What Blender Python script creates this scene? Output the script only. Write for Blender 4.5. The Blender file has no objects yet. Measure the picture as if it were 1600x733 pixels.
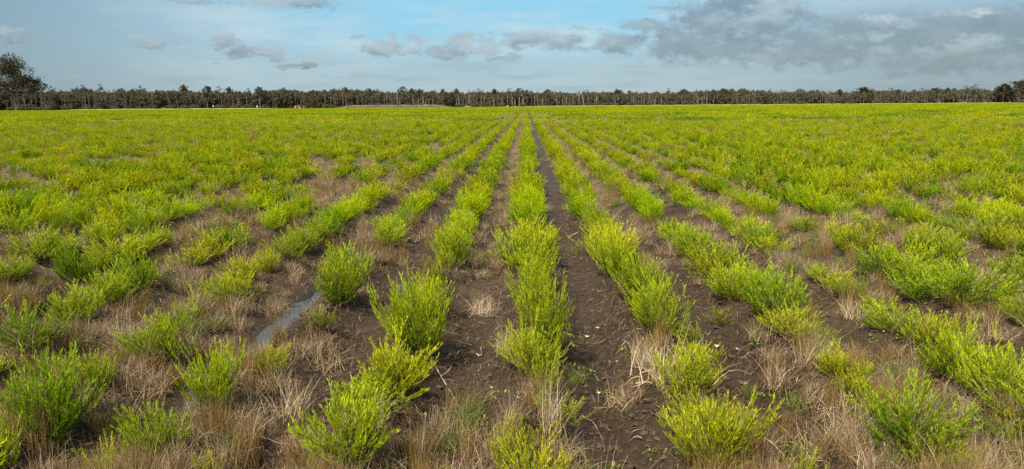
import bpy, math, random
import numpy as np
from mathutils import Matrix, Vector

R = math.radians
rng = np.random.default_rng(11)
random.seed(5)
scene = bpy.context.scene
col = scene.collection

# ------------------------------------------------------------------ camera
H = 1.8                     # eye height
F = 1067.0                  # focal length in photo pixels (1600 wide)
CX, CY = 800.0, 366.5
HORIZON = 163.3
pitch = math.atan((CY - HORIZON) / F)
yaw = math.atan(23.0 / F)
roll = R(0.40)
fwd = np.array([-math.sin(yaw) * math.cos(pitch), math.cos(yaw) * math.cos(pitch), -math.sin(pitch)])
r0 = np.cross(fwd, [0, 0, 1.0]); r0 /= np.linalg.norm(r0)
u0 = np.cross(r0, fwd)
rt = math.cos(roll) * r0 - math.sin(roll) * u0
up = math.sin(roll) * r0 + math.cos(roll) * u0
cam_data = bpy.data.cameras.new('camera')
cam_data.sensor_width = 36
cam_data.lens = F / 1600 * 36
cam_data.clip_start = 0.05
cam_data.clip_end = 8000
cam = bpy.data.objects.new('camera', cam_data)
M4 = Matrix.Identity(4)
for i in range(3):
    M4[i][0], M4[i][1], M4[i][2] = rt[i], up[i], -fwd[i]
M4[2][3] = H
cam.matrix_world = M4
col.objects.link(cam)
scene.camera = cam


def ray(px, py):
    return fwd * F + rt * (px - CX) + up * (CY - py)


def ground_pt(px, py, z=0.0):
    d = ray(px, py)
    t = (z - H) / d[2]
    return d[0] * t, d[1] * t


def at_depth(px, py, Y):
    d = ray(px, py)
    t = Y / d[1]
    return d[0] * t, Y, H + d[2] * t


def project(x, y, z):
    v = np.array([x, y, z - H])
    dz = v @ fwd
    return CX + F * (v @ rt) / dz, CY - F * (v @ up) / dz, dz


# ------------------------------------------------------------------ noise and terrain
def _hash(ix, iy, seed):
    n = (ix.astype(np.int64) * 374761393 + iy.astype(np.int64) * 668265263 + seed * 144665) & 0x7fffffff
    n = ((n ^ (n >> 13)) * 1274126177) & 0x7fffffff
    return ((n ^ (n >> 16)) & 0xffff) / 65535.0


def vnoise(x, y, seed=0):
    x = np.asarray(x, float); y = np.asarray(y, float)
    ix = np.floor(x); iy = np.floor(y)
    fx = x - ix; fy = y - iy
    fx = fx * fx * (3 - 2 * fx); fy = fy * fy * (3 - 2 * fy)
    a = _hash(ix, iy, seed); b = _hash(ix + 1, iy, seed)
    c = _hash(ix, iy + 1, seed); d = _hash(ix + 1, iy + 1, seed)
    return (a * (1 - fx) + b * fx) * (1 - fy) + (c * (1 - fx) + d * fx) * fy


ROW0, ROWS = 0.05, 0.945     # first row's offset and the row spacing


def row_x(k):
    return ROW0 + ROWS * k


def sstep(a, b, x):
    t = np.clip((x - a) / (b - a), 0, 1)
    return t * t * (3 - 2 * t)


# waterlogged spots in the furrows: x, y, half width, half length, depth
PUDDLES = [(-2.11, 5.8, 0.13, 1.25, 0.05), (-2.15, 3.95, 0.12, 0.65, 0.05), (-1.30, 6.9, 0.06, 0.22, 0.05)]
WATER_Z = -0.085


def gz(x, y):
    x = np.asarray(x, float); y = np.asarray(y, float)
    fade = 1 - sstep(9, 13, np.abs(x))
    wob = (vnoise(y * 0.6, x * 0.1, 3) - .5) * 0.14 * (1 - sstep(20, 40, y))
    ph = (x + wob - ROW0) / ROWS
    c = np.cos(2 * np.pi * ph)
    z = 0.060 * c * fade - 0.012
    near = 1 - sstep(14, 24, y)
    z = z + near * fade * (0.045 * (vnoise(x * 1.7, y * 1.3, 1) - .5) + 0.045 * (vnoise(x * 5.1, y * 4.7, 2) - .5)
                    + 0.036 * (vnoise(x * 13, y * 13, 4) - .5) + 0.022 * (vnoise(x * 31, y * 31, 6) - .5))
    # the bare wheel track right of the centre row
    z = z - 0.035 * np.exp(-((x - 0.52) / 0.2) ** 2)
    for (px, py, hw, hl, dp) in PUDDLES:
        e = ((x - px) / (hw * 1.2)) ** 2 + ((y - py) / (hl * 1.15)) ** 2
        m = np.exp(-e ** 1.5)
        z = z * (1 - m) + (WATER_Z - 0.022 + 0.06 * (vnoise(x * 9, y * 4, 9) - .5)) * m
    return z


# ------------------------------------------------------------------ mesh helpers
class Geo:
    def __init__(s):
        s.v, s.f, s.m, s.n, s.a = [], [], [], 0, []

    def add(s, v, f, mat=0, a=None):
        v = np.asarray(v, float).reshape(-1, 3)
        f = np.asarray(f, int)
        s.v.append(v); s.f.append((f + s.n, mat))
        s.a.append(np.zeros(len(v)) if a is None else np.broadcast_to(np.asarray(a, float), (len(v),)))
        s.n += len(v)

    def merge(s, g, mat=None, xf=None):
        for (v, (f, m), a, base) in g.blocks():
            vv = v if xf is None else xf(v)
            s.add(vv, f - base, m if mat is None else mat, a)

    def blocks(s):
        base = 0
        for v, fm, a in zip(s.v, s.f, s.a):
            yield v, fm, a, base
            base += len(v)

    def mesh(s, name, mats, smooth=False, extra_points=None, attrs=None):
        v = np.concatenate(s.v) if s.v else np.zeros((0, 3))
        a = np.concatenate(s.a) if s.a else np.zeros(0)
        if extra_points is not None:
            v = np.concatenate([v, extra_points]); a = np.concatenate([a, np.zeros(len(extra_points))])
        me = bpy.data.meshes.new(name)
        me.vertices.add(len(v))
        me.vertices.foreach_set('co', v.astype(np.float32).ravel())
        loops, starts, tot, mi = [], [], [], []
        pos = 0
        for f, m in s.f:
            k = f.shape[1]
            loops.append(f.ravel()); n = len(f)
            starts.append(pos + np.arange(n) * k); pos += n * k
            mi.append(np.full(n, m))
        if loops:
            loops = np.concatenate(loops); starts = np.concatenate(starts); mi = np.concatenate(mi)
            me.loops.add(len(loops)); me.polygons.add(len(starts))
            me.loops.foreach_set('vertex_index', loops.astype(np.int32))
            me.polygons.foreach_set('loop_start', starts.astype(np.int32))
            for m in mats:
                me.materials.append(m)
            me.polygons.foreach_set('material_index', mi.astype(np.int32))
            me.polygons.foreach_set('use_smooth', np.full(len(starts), smooth))
        at = me.attributes.new('tip', 'FLOAT', 'POINT')
        at.data.foreach_set('value', a.astype(np.float32))
        for nm, (typ, arr) in (attrs or {}).items():
            at = me.attributes.new(nm, typ, 'POINT')
            if typ == 'FLOAT_VECTOR':
                at.data.foreach_set('vector', np.asarray(arr, np.float32).ravel())
            elif typ == 'INT':
                at.data.foreach_set('value', np.asarray(arr, np.int32))
            else:
                at.data.foreach_set('value', np.asarray(arr, np.float32))
        me.update(calc_edges=True)
        me.validate()
        return me


def link(name, data, parent=None, **kw):
    o = bpy.data.objects.new(name, data)
    col.objects.link(o)
    if parent:
        o.parent = parent
    for k, v in kw.items():
        o[k] = v
    return o


def unit(v):
    return v / np.maximum(np.linalg.norm(v, axis=-1, keepdims=True), 1e-9)


def leaves(g, p, d, L, W, mat, tip, rs):
    """diamond leaves: base points p, directions d, lengths L, half widths W"""
    n = len(p)
    s = unit(np.cross(d, rs.normal(size=(n, 3))))
    nrm = np.cross(d, s)
    L = np.broadcast_to(L, (n,))[:, None]; W = np.broadcast_to(W, (n,))[:, None]
    v = np.empty((n, 4, 3))
    v[:, 0] = p; v[:, 2] = p + d * L
    v[:, 1] = p + d * L * .5 + s * W + nrm * W * .35
    v[:, 3] = p + d * L * .5 - s * W + nrm * W * .35
    g.add(v.reshape(-1, 3), np.arange(n * 4).reshape(n, 4), mat, np.repeat(np.broadcast_to(tip, (n,)), 4))


def tube(g, pts, r0_, r1_, mat=0, sides=3, tip=0.0):
    pts = np.asarray(pts, float); n = len(pts)
    t = unit(np.gradient(pts, axis=0))
    ref = np.array([0.31, 0.17, 0.93]) if abs(t[0, 2]) < .8 else np.array([0.95, 0.2, 0.1])
    s = unit(np.cross(t, ref)); b = np.cross(t, s)
    rr = np.linspace(r0_, r1_, n)[:, None, None]
    an = np.arange(sides) * 2 * np.pi / sides
    ring = pts[:, None] + rr * (np.cos(an)[None, :, None] * s[:, None] + np.sin(an)[None, :, None] * b[:, None])
    i = np.arange(n - 1)[:, None] * sides
    j = np.arange(sides)[None]; j2 = (j + 1) % sides
    f = np.stack([i + j, i + j2, i + sides + j2, i + sides + j], -1).reshape(-1, 4)
    g.add(ring.reshape(-1, 3), f, mat, tip)


def ribbons(g, pts, width, mat, tip, flat, rs):
    """pts (n,k,3) -> ribbons tapering to the end"""
    n, k, _ = pts.shape
    t = unit(np.gradient(pts, axis=1))
    ref = rs.normal(size=(n, 1, 3)) * (0.35 if flat else 1.0)
    if flat:
        ref[..., 2] += 1
    s = unit(np.cross(t, np.broadcast_to(ref, t.shape)))
    w = np.broadcast_to(width, (n,))[:, None, None] * np.array([1, 1, .8, .25, .2, .15][:k] if k > 3 else [1, .9, .3])[None, :, None]
    v = np.stack([pts - s * w, pts + s * w], 2).reshape(n, k * 2, 3)
    a = np.arange(k - 1) * 2
    fq = np.stack([a, a + 1, a + 3, a + 2], -1)
    f = (np.arange(n)[:, None, None] * (k * 2) + fq[None]).reshape(-1, 4)
    g.add(v.reshape(-1, 3), f, mat, np.repeat(np.broadcast_to(tip, (n,)), k * 2))


# ------------------------------------------------------------------ materials
def new_mat(name):
    m = bpy.data.materials.new(name); m.use_nodes = True
    nt = m.node_tree; nt.nodes.clear()
    return m, nt, nt.nodes, nt.links


def node(nt, typ, **kw):
    n = nt.nodes.new(typ)
    for k, v in kw.items():
        if k == 'inp':
            for kk, vv in v.items():
                if hasattr(vv, 'is_output') or isinstance(vv, bpy.types.NodeSocket):
                    nt.links.new(vv, n.inputs[kk])
                else:
                    n.inputs[kk].default_value = vv
        else:
            setattr(n, k, v)
    return n


def mixc(nt, fac, a, b, blend='MIX'):
    n = nt.nodes.new('ShaderNodeMix'); n.data_type = 'RGBA'; n.blend_type = blend
    for idx, v in ((0, fac), (6, a), (7, b)):
        if isinstance(v, bpy.types.NodeSocket):
            nt.links.new(v, n.inputs[idx])
        else:
            n.inputs[idx].default_value = v if idx == 0 else (*v, 1)[:4]
    return n.outputs[2]


def math_(nt, op, a, b=None, c=None, clamp=False):
    n = nt.nodes.new('ShaderNodeMath'); n.operation = op; n.use_clamp = clamp
    for i, v in enumerate((a, b, c)):
        if v is None:
            continue
        if isinstance(v, bpy.types.NodeSocket):
            nt.links.new(v, n.inputs[i])
        else:
            n.inputs[i].default_value = v
    return n.outputs[0]


def ramp(nt, fac, stops, interp='LINEAR'):
    n = nt.nodes.new('ShaderNodeValToRGB'); n.color_ramp.interpolation = interp
    e = n.color_ramp.elements
    while len(e) < len(stops):
        e.new(.5)
    for el, (p, c) in zip(e, stops):
        el.position = p
        el.color = (*c, 1)[:4] if not np.isscalar(c) else (c, c, c, 1)
    nt.links.new(fac, n.inputs[0])
    return n.outputs[0]


def leaf_material(name, c_old_shade, c_young, transl=0.38, rand=0.5, rough=.5, tones=False):
    m, nt, N, L = new_mat(name)
    geo = node(nt, 'ShaderNodeNewGeometry'); oi = node(nt, 'ShaderNodeObjectInfo')
    at = node(nt, 'ShaderNodeAttribute', attribute_name='tip')
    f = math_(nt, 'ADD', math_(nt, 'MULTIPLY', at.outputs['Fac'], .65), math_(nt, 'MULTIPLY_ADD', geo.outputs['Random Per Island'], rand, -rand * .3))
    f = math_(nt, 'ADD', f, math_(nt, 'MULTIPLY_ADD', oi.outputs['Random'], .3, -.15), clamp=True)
    c = mixc(nt, f, c_old_shade, c_young)
    hsv = node(nt, 'ShaderNodeHueSaturation', inp={'Color': c, 'Value': math_(nt, 'MULTIPLY_ADD', geo.outputs['Random Per Island'], .5, .75)})
    c = mixc(nt, 1.0, hsv.outputs[0], oi.outputs['Color'], 'MULTIPLY')
    if tones:
        c = mixc(nt, 1.0, c, ramp(nt, oi.outputs['Random'], [(0., (.60, .78, .85)), (.25, (.84, .95, 1.)), (.5, (1., 1.02, 1.)), (.75, (1.1, 1.06, .8)), (.92, (1.0, .92, .8)), (1., (.85, .74, .8))]), 'MULTIPLY')
    p = node(nt, 'ShaderNodeBsdfPrincipled', inp={'Base Color': c, 'Roughness': rough})
    p.inputs['Specular IOR Level'].default_value = .07
    t = node(nt, 'ShaderNodeBsdfTranslucent', inp={'Color': mixc(nt, 1.0, c, (1.1, 1.05, .55), 'MULTIPLY')})
    mx = node(nt, 'ShaderNodeMixShader', inp={0: transl, 1: p.outputs[0], 2: t.outputs[0]})
    o = node(nt, 'ShaderNodeOutputMaterial', inp={0: mx.outputs[0]})
    return m


def plain(name, c, rough=.8, var=.25, metallic=0., scale=8., c2=None, bump=0.0):
    m, nt, N, L = new_mat(name)
    tc = node(nt, 'ShaderNodeTexCoord')
    nz = node(nt, 'ShaderNodeTexNoise', inp={'Vector': tc.outputs['Object'], 'Scale': scale, 'Detail': 4.})
    a = tuple(x * (1 - var) for x in c); b = tuple(min(1, x * (1 + var)) for x in c) if c2 is None else c2
    cc = mixc(nt, ramp(nt, nz.outputs[0], [(.35, 0.), (.65, 1.)]), a, b)
    p = node(nt, 'ShaderNodeBsdfPrincipled', inp={'Base Color': cc, 'Roughness': rough, 'Metallic': metallic})
    if bump:
        bp = node(nt, 'ShaderNodeBump', inp={'Height': nz.outputs[0], 'Strength': bump, 'Distance': .02})
        L.new(bp.outputs[0], p.inputs['Normal'])
    node(nt, 'ShaderNodeOutputMaterial', inp={0: p.outputs[0]})
    return m


def straw_material(name, stops, rough=.7):
    m, nt, N, L = new_mat(name)
    geo = node(nt, 'ShaderNodeNewGeometry'); at = node(nt, 'ShaderNodeAttribute', attribute_name='tip')
    f = math_(nt, 'ADD', math_(nt, 'MULTIPLY', geo.outputs['Random Per Island'], .7), math_(nt, 'MULTIPLY', at.outputs['Fac'], .3), clamp=True)
    c = ramp(nt, f, stops)
    p = node(nt, 'ShaderNodeBsdfPrincipled', inp={'Base Color': c, 'Roughness': rough})
    p.inputs['Specular IOR Level'].default_value = .15
    t = node(nt, 'ShaderNodeBsdfTranslucent', inp={'Color': c})
    mx = node(nt, 'ShaderNodeMixShader', inp={0: .2, 1: p.outputs[0], 2: t.outputs[0]})
    node(nt, 'ShaderNodeOutputMaterial', inp={0: mx.outputs[0]})
    return m


M_LEAF = leaf_material('leaf_green', (.052, .13, .003), (.46, .55, .004), .40)  # dark end deepened to put the shrub's inner shade in the leaf colour
M_FIELD = leaf_material('field_leaf', (.050, .115, .003), (.42, .44, .005), .40, tones=True)  # base shade of the distant shrubs is in this dark end too
M_STEM = plain('stem_bark', (.13, .065, .022), var=.3)
M_DRY = straw_material('dry_grass', [(0., (.05, .032, .015)), (.3, (.13, .087, .042)), (.6, (.31, .215, .108)), (.85, (.54, .41, .245)), (1., (.68, .56, .38))])
M_RUST = straw_material('rusty_sedge', [(0., (.06, .045, .012)), (.4, (.17, .11, .03)), (.7, (.24, .15, .045)), (1., (.32, .13, .03))])
M_SEDGE = straw_material('green_sedge', [(0., (.045, .065, .01)), (.5, (.10, .14, .018)), (.8, (.2, .2, .04)), (1., (.3, .22, .09))])
M_LITTER = straw_material('straw_litter', [(0., (.018, .0105, .005)), (.45, (.055, .032, .015)), (.75, (.14, .086, .042)), (.94, (.34, .235, .13)), (1., (.66, .54, .38))])
M_WEED = leaf_material('weed_leaf', (.07, .13, .012), (.22, .30, .02), .3)
M_BROAD = leaf_material('broad_weed_leaf', (.08, .16, .008), (.17, .28, .015), .3)
M_STICK = plain('weathered_wood', (.30, .22, .15), var=.35, scale=14.)
M_CHIP = plain('bleached_bark', (.50, .41, .32), var=.3, scale=30.)
M_DARKBARK = plain('brown_bark', (.22, .12, .06), var=.35, scale=20.)


def ground_material():
    m, nt, N, L = new_mat('ground_soil')
    tc = node(nt, 'ShaderNodeTexCoord'); P = tc.outputs['Object']
    sx = node(nt, 'ShaderNodeSeparateXYZ', inp={0: P})
    x, y = sx.outputs[0], sx.outputs[1]
    def nz(scale, detail=6., rough=.6, vec=P):
        return node(nt, 'ShaderNodeTexNoise', inp={'Vector': vec, 'Scale': scale, 'Detail': detail, 'Roughness': rough}).outputs[0]
    st = node(nt, 'ShaderNodeMapping', inp={'Vector': P, 'Scale': (1., .45, 1.)}).outputs[0]
    big = nz(.55, 3.); mid = nz(3.2); fine = nz(26., 8., .75); tiny = nz(110., 4., .7)
    soil = mixc(nt, ramp(nt, mid, [(.35, 0.), (.7, 1.)]), (.015, .0088, .0038), (.038, .0228, .0098))
    soil = mixc(nt, ramp(nt, fine, [(.4, 0.), (.75, .8)]), soil, (.068, .042, .018))
    strawc = mixc(nt, ramp(nt, fine, [(.3, 0.), (.7, 1.)]), (.07, .043, .019), (.22, .15, .07))
    strawc = mixc(nt, ramp(nt, tiny, [(.45, 0.), (.75, .7)]), strawc, (.32, .23, .14))
    # bare lane right of the middle row, straw elsewhere in patches
    lane = math_(nt, 'POWER', 2.718, math_(nt, 'MULTIPLY', math_(nt, 'POWER', math_(nt, 'ABSOLUTE', math_(nt, 'SUBTRACT', x, .52)), 2.), -14.))
    lane2 = math_(nt, 'POWER', 2.718, math_(nt, 'MULTIPLY', math_(nt, 'POWER', math_(nt, 'ABSOLUTE', math_(nt, 'SUBTRACT', x, -1.33)), 2.), -20.))
    lane = math_(nt, 'MAXIMUM', lane, math_(nt, 'MULTIPLY', lane2, .6))
    far = ramp(nt, math_(nt, 'DIVIDE', y, 40.), [(.14, 0.), (.5, 1.)])
    amt = math_(nt, 'ADD', math_(nt, 'MULTIPLY_ADD', big, 1.5, -.78), math_(nt, 'MULTIPLY', far, .55))
    amt = math_(nt, 'ADD', amt, math_(nt, 'MULTIPLY_ADD', mid, .8, -.4))
    amt = math_(nt, 'SUBTRACT', amt, math_(nt, 'MULTIPLY', lane, .8), clamp=True)
    c = mixc(nt, amt, soil, strawc)
    # moss and seedlings film
    moss = ramp(nt, nz(6.5, 5., .7), [(.6, 0.), (.7, .35)])
    c = mixc(nt, math_(nt, 'MULTIPLY', moss, math_(nt, 'SUBTRACT', 1., far)), c, (.035, .042, .008))
    # damp film in the lanes
    # waterlogged mud along the wet furrow
    wet = math_(nt, 'POWER', 2.718, math_(nt, 'MULTIPLY', math_(nt, 'POWER', math_(nt, 'ABSOLUTE', math_(nt, 'SUBTRACT', x, -2.11)), 2.), -16.))
    wet = math_(nt, 'MULTIPLY', wet, ramp(nt, math_(nt, 'DIVIDE', y, 10.), [(.70, 1.), (.82, 0.)]))
    c = mixc(nt, math_(nt, 'MULTIPLY', wet, .8), c, (.016, .010, .006))
    p = node(nt, 'ShaderNodeBsdfPrincipled', inp={'Base Color': c, 'Roughness': ramp(nt, math_(nt, 'MULTIPLY_ADD', math_(nt, 'ADD', math_(nt, 'MULTIPLY', lane, .35), math_(nt, 'MULTIPLY', wet, .6)), 1., mid), [(.45, .9), (1., .45)])})
    p.inputs['Specular IOR Level'].default_value = .25
    h = math_(nt, 'ADD', math_(nt, 'MULTIPLY', fine, .6), math_(nt, 'MULTIPLY', tiny, .25))
    h = math_(nt, 'ADD', h, math_(nt, 'MULTIPLY', nz(9., 5., .6, st), .6))
    bp = node(nt, 'ShaderNodeBump', inp={'Height': h, 'Strength': .9, 'Distance': .035})
    L.new(bp.outputs[0], p.inputs['Normal'])
    node(nt, 'ShaderNodeOutputMaterial', inp={0: p.outputs[0]})
    return m


# ------------------------------------------------------------------ ground sheet
def spaced(a, b, step, grow, end):
    out = [a]
    while out[-1] < b:
        out.append(out[-1] + step)
    s = step
    while out[-1] < end:
        s *= grow
        out.append(out[-1] + s)
    return np.array(out)


xp = spaced(0, 5.5, .035, 1.05, 3500.)
xs = np.concatenate([-xp[:0:-1], xp])
ys = np.concatenate([np.linspace(-60, 1.5, 30)[:-1], spaced(1.5, 9.5, .035, 1.03, 6000.)])
X, Y = np.meshgrid(xs, ys)
Z = gz(X, Y)
g = Geo()
nx, ny = len(xs), len(ys)
idx = np.arange(nx * ny).reshape(ny, nx)
quads = np.stack([idx[:-1, :-1], idx[:-1, 1:], idx[1:, 1:], idx[1:, :-1]], -1).reshape(-1, 4)
g.add(np.stack([X, Y, Z], -1).reshape(-1, 3), quads)
link('ground', g.mesh('ground', [ground_material()], smooth=True), kind='structure', label='dark brown furrowed soil of the field')

# puddles in the furrow
def water_material():
    m, nt, N, L = new_mat('muddy_water')
    tc = node(nt, 'ShaderNodeTexCoord')
    nzn = node(nt, 'ShaderNodeTexNoise', inp={'Vector': tc.outputs['Object'], 'Scale': 9., 'Detail': 3.})
    p = node(nt, 'ShaderNodeBsdfPrincipled', inp={'Base Color': (.03, .022, .015, 1), 'Roughness': .03, 'IOR': 1.33})
    p.inputs['Specular IOR Level'].default_value = .9
    bp = node(nt, 'ShaderNodeBump', inp={'Height': nzn.outputs[0], 'Strength': .3, 'Distance': .02})
    L.new(bp.outputs[0], p.inputs['Normal'])
    node(nt, 'ShaderNodeOutputMaterial', inp={0: p.outputs[0]})
    return m
M_WATER = water_material()
for (px, py, hw, hl, dp) in PUDDLES:
    g = Geo()
    n = 48; an = np.arange(n) * 2 * np.pi / n
    rr = 1.0 + .25 * (vnoise(np.cos(an) * 2 + px * 9, np.sin(an) * 2 + 5, 8) - .5)
    ring = np.stack([px + np.cos(an) * hw * 1.25 * rr, py + np.sin(an) * hl * 1.2 * rr, np.full(n, WATER_Z)], -1)
    g.add(np.concatenate([ring, [[px, py, WATER_Z]]]), [[i, (i + 1) % n, n] for i in range(n)])
    link('puddle_water', g.mesh('puddle_water', [M_WATER]), kind='structure', label='shallow standing water lying in the furrow')


# ------------------------------------------------------------------ crop plant prototypes
def plant_proto(seed, shoots, sub, per, leaf, half_w, height=.5, width=.5, droop=0.0, bare=.12):
    """a bushy seedling: fanned shoots from one base, each with fine needle leaves. Returns foliage and stem geometry."""
    rs = np.random.default_rng(seed)
    gl, gs = Geo(), Geo()
    P, D, T = [], [], []
    lean = rs.normal(size=2) * .15
    for i in range(shoots):
        az = rs.uniform(0, 2 * np.pi)
        low = rs.uniform() < .30
        th = R(rs.uniform(58, 84)) if low else R(62) * rs.uniform() ** .6
        ln = height * (1.12 - .36 * (th / R(70)) ** 2) * rs.uniform(.62, 1.12)
        if rs.uniform() < .12:
            ln *= 1.18
        k = 7
        t = np.linspace(0, 1, k)
        tilt = th * (1.12 - .75 * t) + droop * t
        dirs = np.stack([np.sin(tilt) * np.cos(az + .25 * t), np.sin(tilt) * np.sin(az + .25 * t), np.cos(tilt)], -1)
        dirs[:, 0] += lean[0]; dirs[:, 1] += lean[1]
        dirs += rs.normal(size=(k, 3)) * .07
        dirs = unit(dirs)
        pts = np.cumsum(dirs * ln / (k - 1), 0) - dirs[0] * ln / (k - 1)
        pts[:, :2] *= width / height * 1.02
        pts[:, :2] += rs.normal(size=2) * .042
        tube(gs, pts, .0032, .0012)
        if rs.uniform() < .08:
            continue                                   # a dead leafless shoot
        axes = [(pts, bare)]
        for j in range(sub):
            s = rs.uniform(.25, .85)
            q = s * (k - 1); a = int(q); p0 = pts[a] + (pts[min(a + 1, k - 1)] - pts[a]) * (q - a)
            az2 = az + rs.normal() * 1.1
            d0 = unit(dirs[a] + np.array([np.cos(az2), np.sin(az2), .15]) * .75)
            l2 = ln * (1 - s * .55) * rs.uniform(.22, .48)
            tt = np.linspace(0, 1, 4)[:, None]
            bp = p0 + (d0 * tt + np.array([0, 0, .3]) * tt ** 2) * l2
            tube(gs, bp, .0016, .0009)
            axes.append((bp, .0))
        for pl, b in axes:
            seg = len(pl) - 1
            L_ = np.linalg.norm(np.diff(pl, axis=0), axis=1).sum()
            n = max(3, int(per * L_ / .2))
            tv = b + (1 - b) * (np.arange(n) + rs.uniform(size=n) * .8) / n
            q = np.clip(tv, 0, .999) * seg; a = q.astype(int)
            p0 = pl[a] + (pl[a + 1] - pl[a]) * (q - a)[:, None]
            tg = unit(pl[a + 1] - pl[a])
            phi = np.arange(n) * 2.4 + rs.uniform(0, 6)
            rad = np.stack([np.cos(phi), np.sin(phi), np.zeros(n)], -1) + .0
            spread = rs.uniform(.16, .46, size=n)[:, None]
            d = unit(tg + rad * spread + np.array([0, 0, .12]))
            P.append(p0); D.append(d)
            hgt = np.clip(p0[:, 2] / height, 0, 1)
            T.append(np.clip(.5 * hgt + .45 * tv, 0, 1))  # yellower new growth towards tips, plus shade painted into the low foliage
    P = np.concatenate(P); D = np.concatenate(D); T = np.concatenate(T)
    n = len(P)
    P[:, 2] = np.maximum(P[:, 2], .01)
    leaves(gl, P, D, leaf * rs.uniform(.6, 1.2, n), half_w * rs.uniform(.7, 1.25, n), 0, T, rs)
    return gl, gs


NEAR_SPEC = [  # seed, shoots, sub, per, droop, bare
    (1, 66, 4, 25, 0., .05), (2, 54, 5, 24, .15, .05), (3, 80, 3, 25, 0., .04), (4, 52, 5, 24, .1, .05),
    (5, 70, 4, 24, .25, .04), (6, 30, 4, 22, 0., .10), (7, 64, 4, 25, -.1, .04), (8, 34, 4, 22, .05, .10),
    (9, 58, 5, 23, .2, .05), (10, 44, 4, 25, -.05, .06), (11, 74, 3, 24, .1, .05), (12, 50, 6, 22, .3, .07)]
near = []
EXT = []
for (sd, sh, sb, per, dr, ba) in NEAR_SPEC:
    gl, gs = plant_proto(100 + sd, sh, sb, per, .042, .0028, droop=dr, bare=ba)
    av = np.concatenate(gl.v); EXT.append((2 * np.percentile(np.hypot(av[:, 0], av[:, 1]), 90), np.percentile(av[:, 2], 97)))
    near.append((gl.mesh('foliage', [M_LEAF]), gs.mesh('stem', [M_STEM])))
SPARSE = (5, 7)             # thin plants
FULL = (0, 1, 2, 3, 4, 6, 8, 9, 10, 11)
mid_g = []
for (sd, sh, sb, per, dr, ba) in NEAR_SPEC:
    gl, gs = plant_proto(100 + sd, int(sh * .75), 3, 14, .058, .0054, droop=dr, bare=ba)
    gg = Geo(); gg.merge(gl, 0)
    mid_g.append(gg)
far_g = []
for i in range(8):
    gl, gs = plant_proto(300 + i, 9, 2, 3, .11, .015, droop=.1, bare=.2)
    far_g.append(gl)

# ------------------------------------------------------------------ where the plants stand
# pixel of the foot, width and height in photo pixels, variant, tint (r,g,b multiplier), own label or None
FRESH = (1., 1., 1.); YEL = (1.22, 1.02, .8); DEEP = (.74, .88, .9); OLIVE = (.92, .86, .9)
HAND = [
    (75, 690, 150, 150, 2, DEEP, None), (115, 512, 95, 68, 2, FRESH, None), (172, 487, 80, 60, 4, FRESH, None),
    (38, 558, 125, 75, 4, DEEP, None), (253, 563, 105, 80, 1, FRESH, None), (335, 655, 100, 125, 3, FRESH, None),
    (255, 728, 105, 105, 0, FRESH, None), (165, 748, 75, 80, 7, YEL, None), (335, 750, 60, 90, 7, YEL, None),
    (420, 592, 66, 52, 2, YEL, None), (5, 740, 70, 90, 3, FRESH, None), (372, 473, 92, 52, 4, OLIVE, None),
    (222, 460, 82, 66, 0, DEEP, None), (655, 565, 118, 140, 2, FRESH, 'tall bright green bush with dark twiggy gaps, standing between wet furrow and bare ground'),
    (612, 628, 130, 110, 1, YEL, None), (540, 742, 160, 135, 3, FRESH, None), (530, 480, 92, 86, 2, FRESH, None),
    (503, 519, 60, 42, 7, YEL, None), (782, 745, 70, 100, 7, YEL, None), (845, 563, 82, 125, 0, OLIVE, None),
    (848, 628, 58, 90, 5, YEL, None), (818, 748, 75, 100, 5, YEL, None), (1035, 533, 98, 108, 6, FRESH, None),
    (1112, 745, 165, 145, 3, YEL, None), (1215, 508, 120, 92, 2, DEEP, None), (1085, 532, 46, 40, 7, YEL, None),
    (1415, 722, 160, 118, 4, DEEP, None), (1488, 595, 110, 98, 1, FRESH, None), (1560, 638, 125, 105, 4, FRESH, None),
    (1505, 483, 138, 70, 2, DEEP, None), (1585, 692, 75, 58, 5, OLIVE, None), (1530, 724, 34, 50, 7, OLIVE, None),
    (1255, 750, 85, 70, 7, YEL, None), (1365, 492, 66, 38, 5, YEL, None), (1598, 512, 70, 58, 0, FRESH, None),
    (1325, 470, 64, 34, 6, FRESH, None), (120, 448, 66, 68, 3, DEEP, None), (15, 437, 66, 42, 0, FRESH, None),
    (550, 442, 80, 62, 6, FRESH, None), (712, 415, 62, 68, 2, FRESH, None), (838, 500, 76, 90, 2, FRESH, None),
    (836, 455, 68, 78, 6, FRESH, None), (1000, 480, 88, 78, 2, FRESH, None), (1175, 468, 86, 66, 1, FRESH, None),
    (690, 452, 56, 46, 7, YEL, None), (1435, 470, 90, 52, 1, DEEP, None),
    (320, 470, 60, 40, 7, OLIVE, None), (1590, 600, 66, 60, 5, FRESH, None), (700, 740, 30, 34, 7, YEL, None),
    (1120, 500, 50, 34, 5, OLIVE, None), (1280, 520, 50, 40, 7, OLIVE, None), (960, 437, 74, 66, 2, FRESH, None),
    (1140, 430, 70, 54, 3, FRESH, None), (1370, 432, 84, 48, 4, DEEP, None), (1475, 435, 90, 52, 1, FRESH, None), (1580, 440, 80, 50, 3, FRESH, None)]
plants = []   # dict per plant
for (px, py, w, h, var, tint, lab) in HAND:
    x, y = ground_pt(px, py)
    dep = project(x, y, 0)[2]
    W = w * dep / F * .86; Hh = h * dep / F / .965 * .84
    plants.append(dict(x=x, y=y, w=W, h=Hh * .93, var=var, tint=tint, lab=lab, hand=True))
hand_xy = np.array([(p['x'], p['y']) for p in plants])

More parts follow.
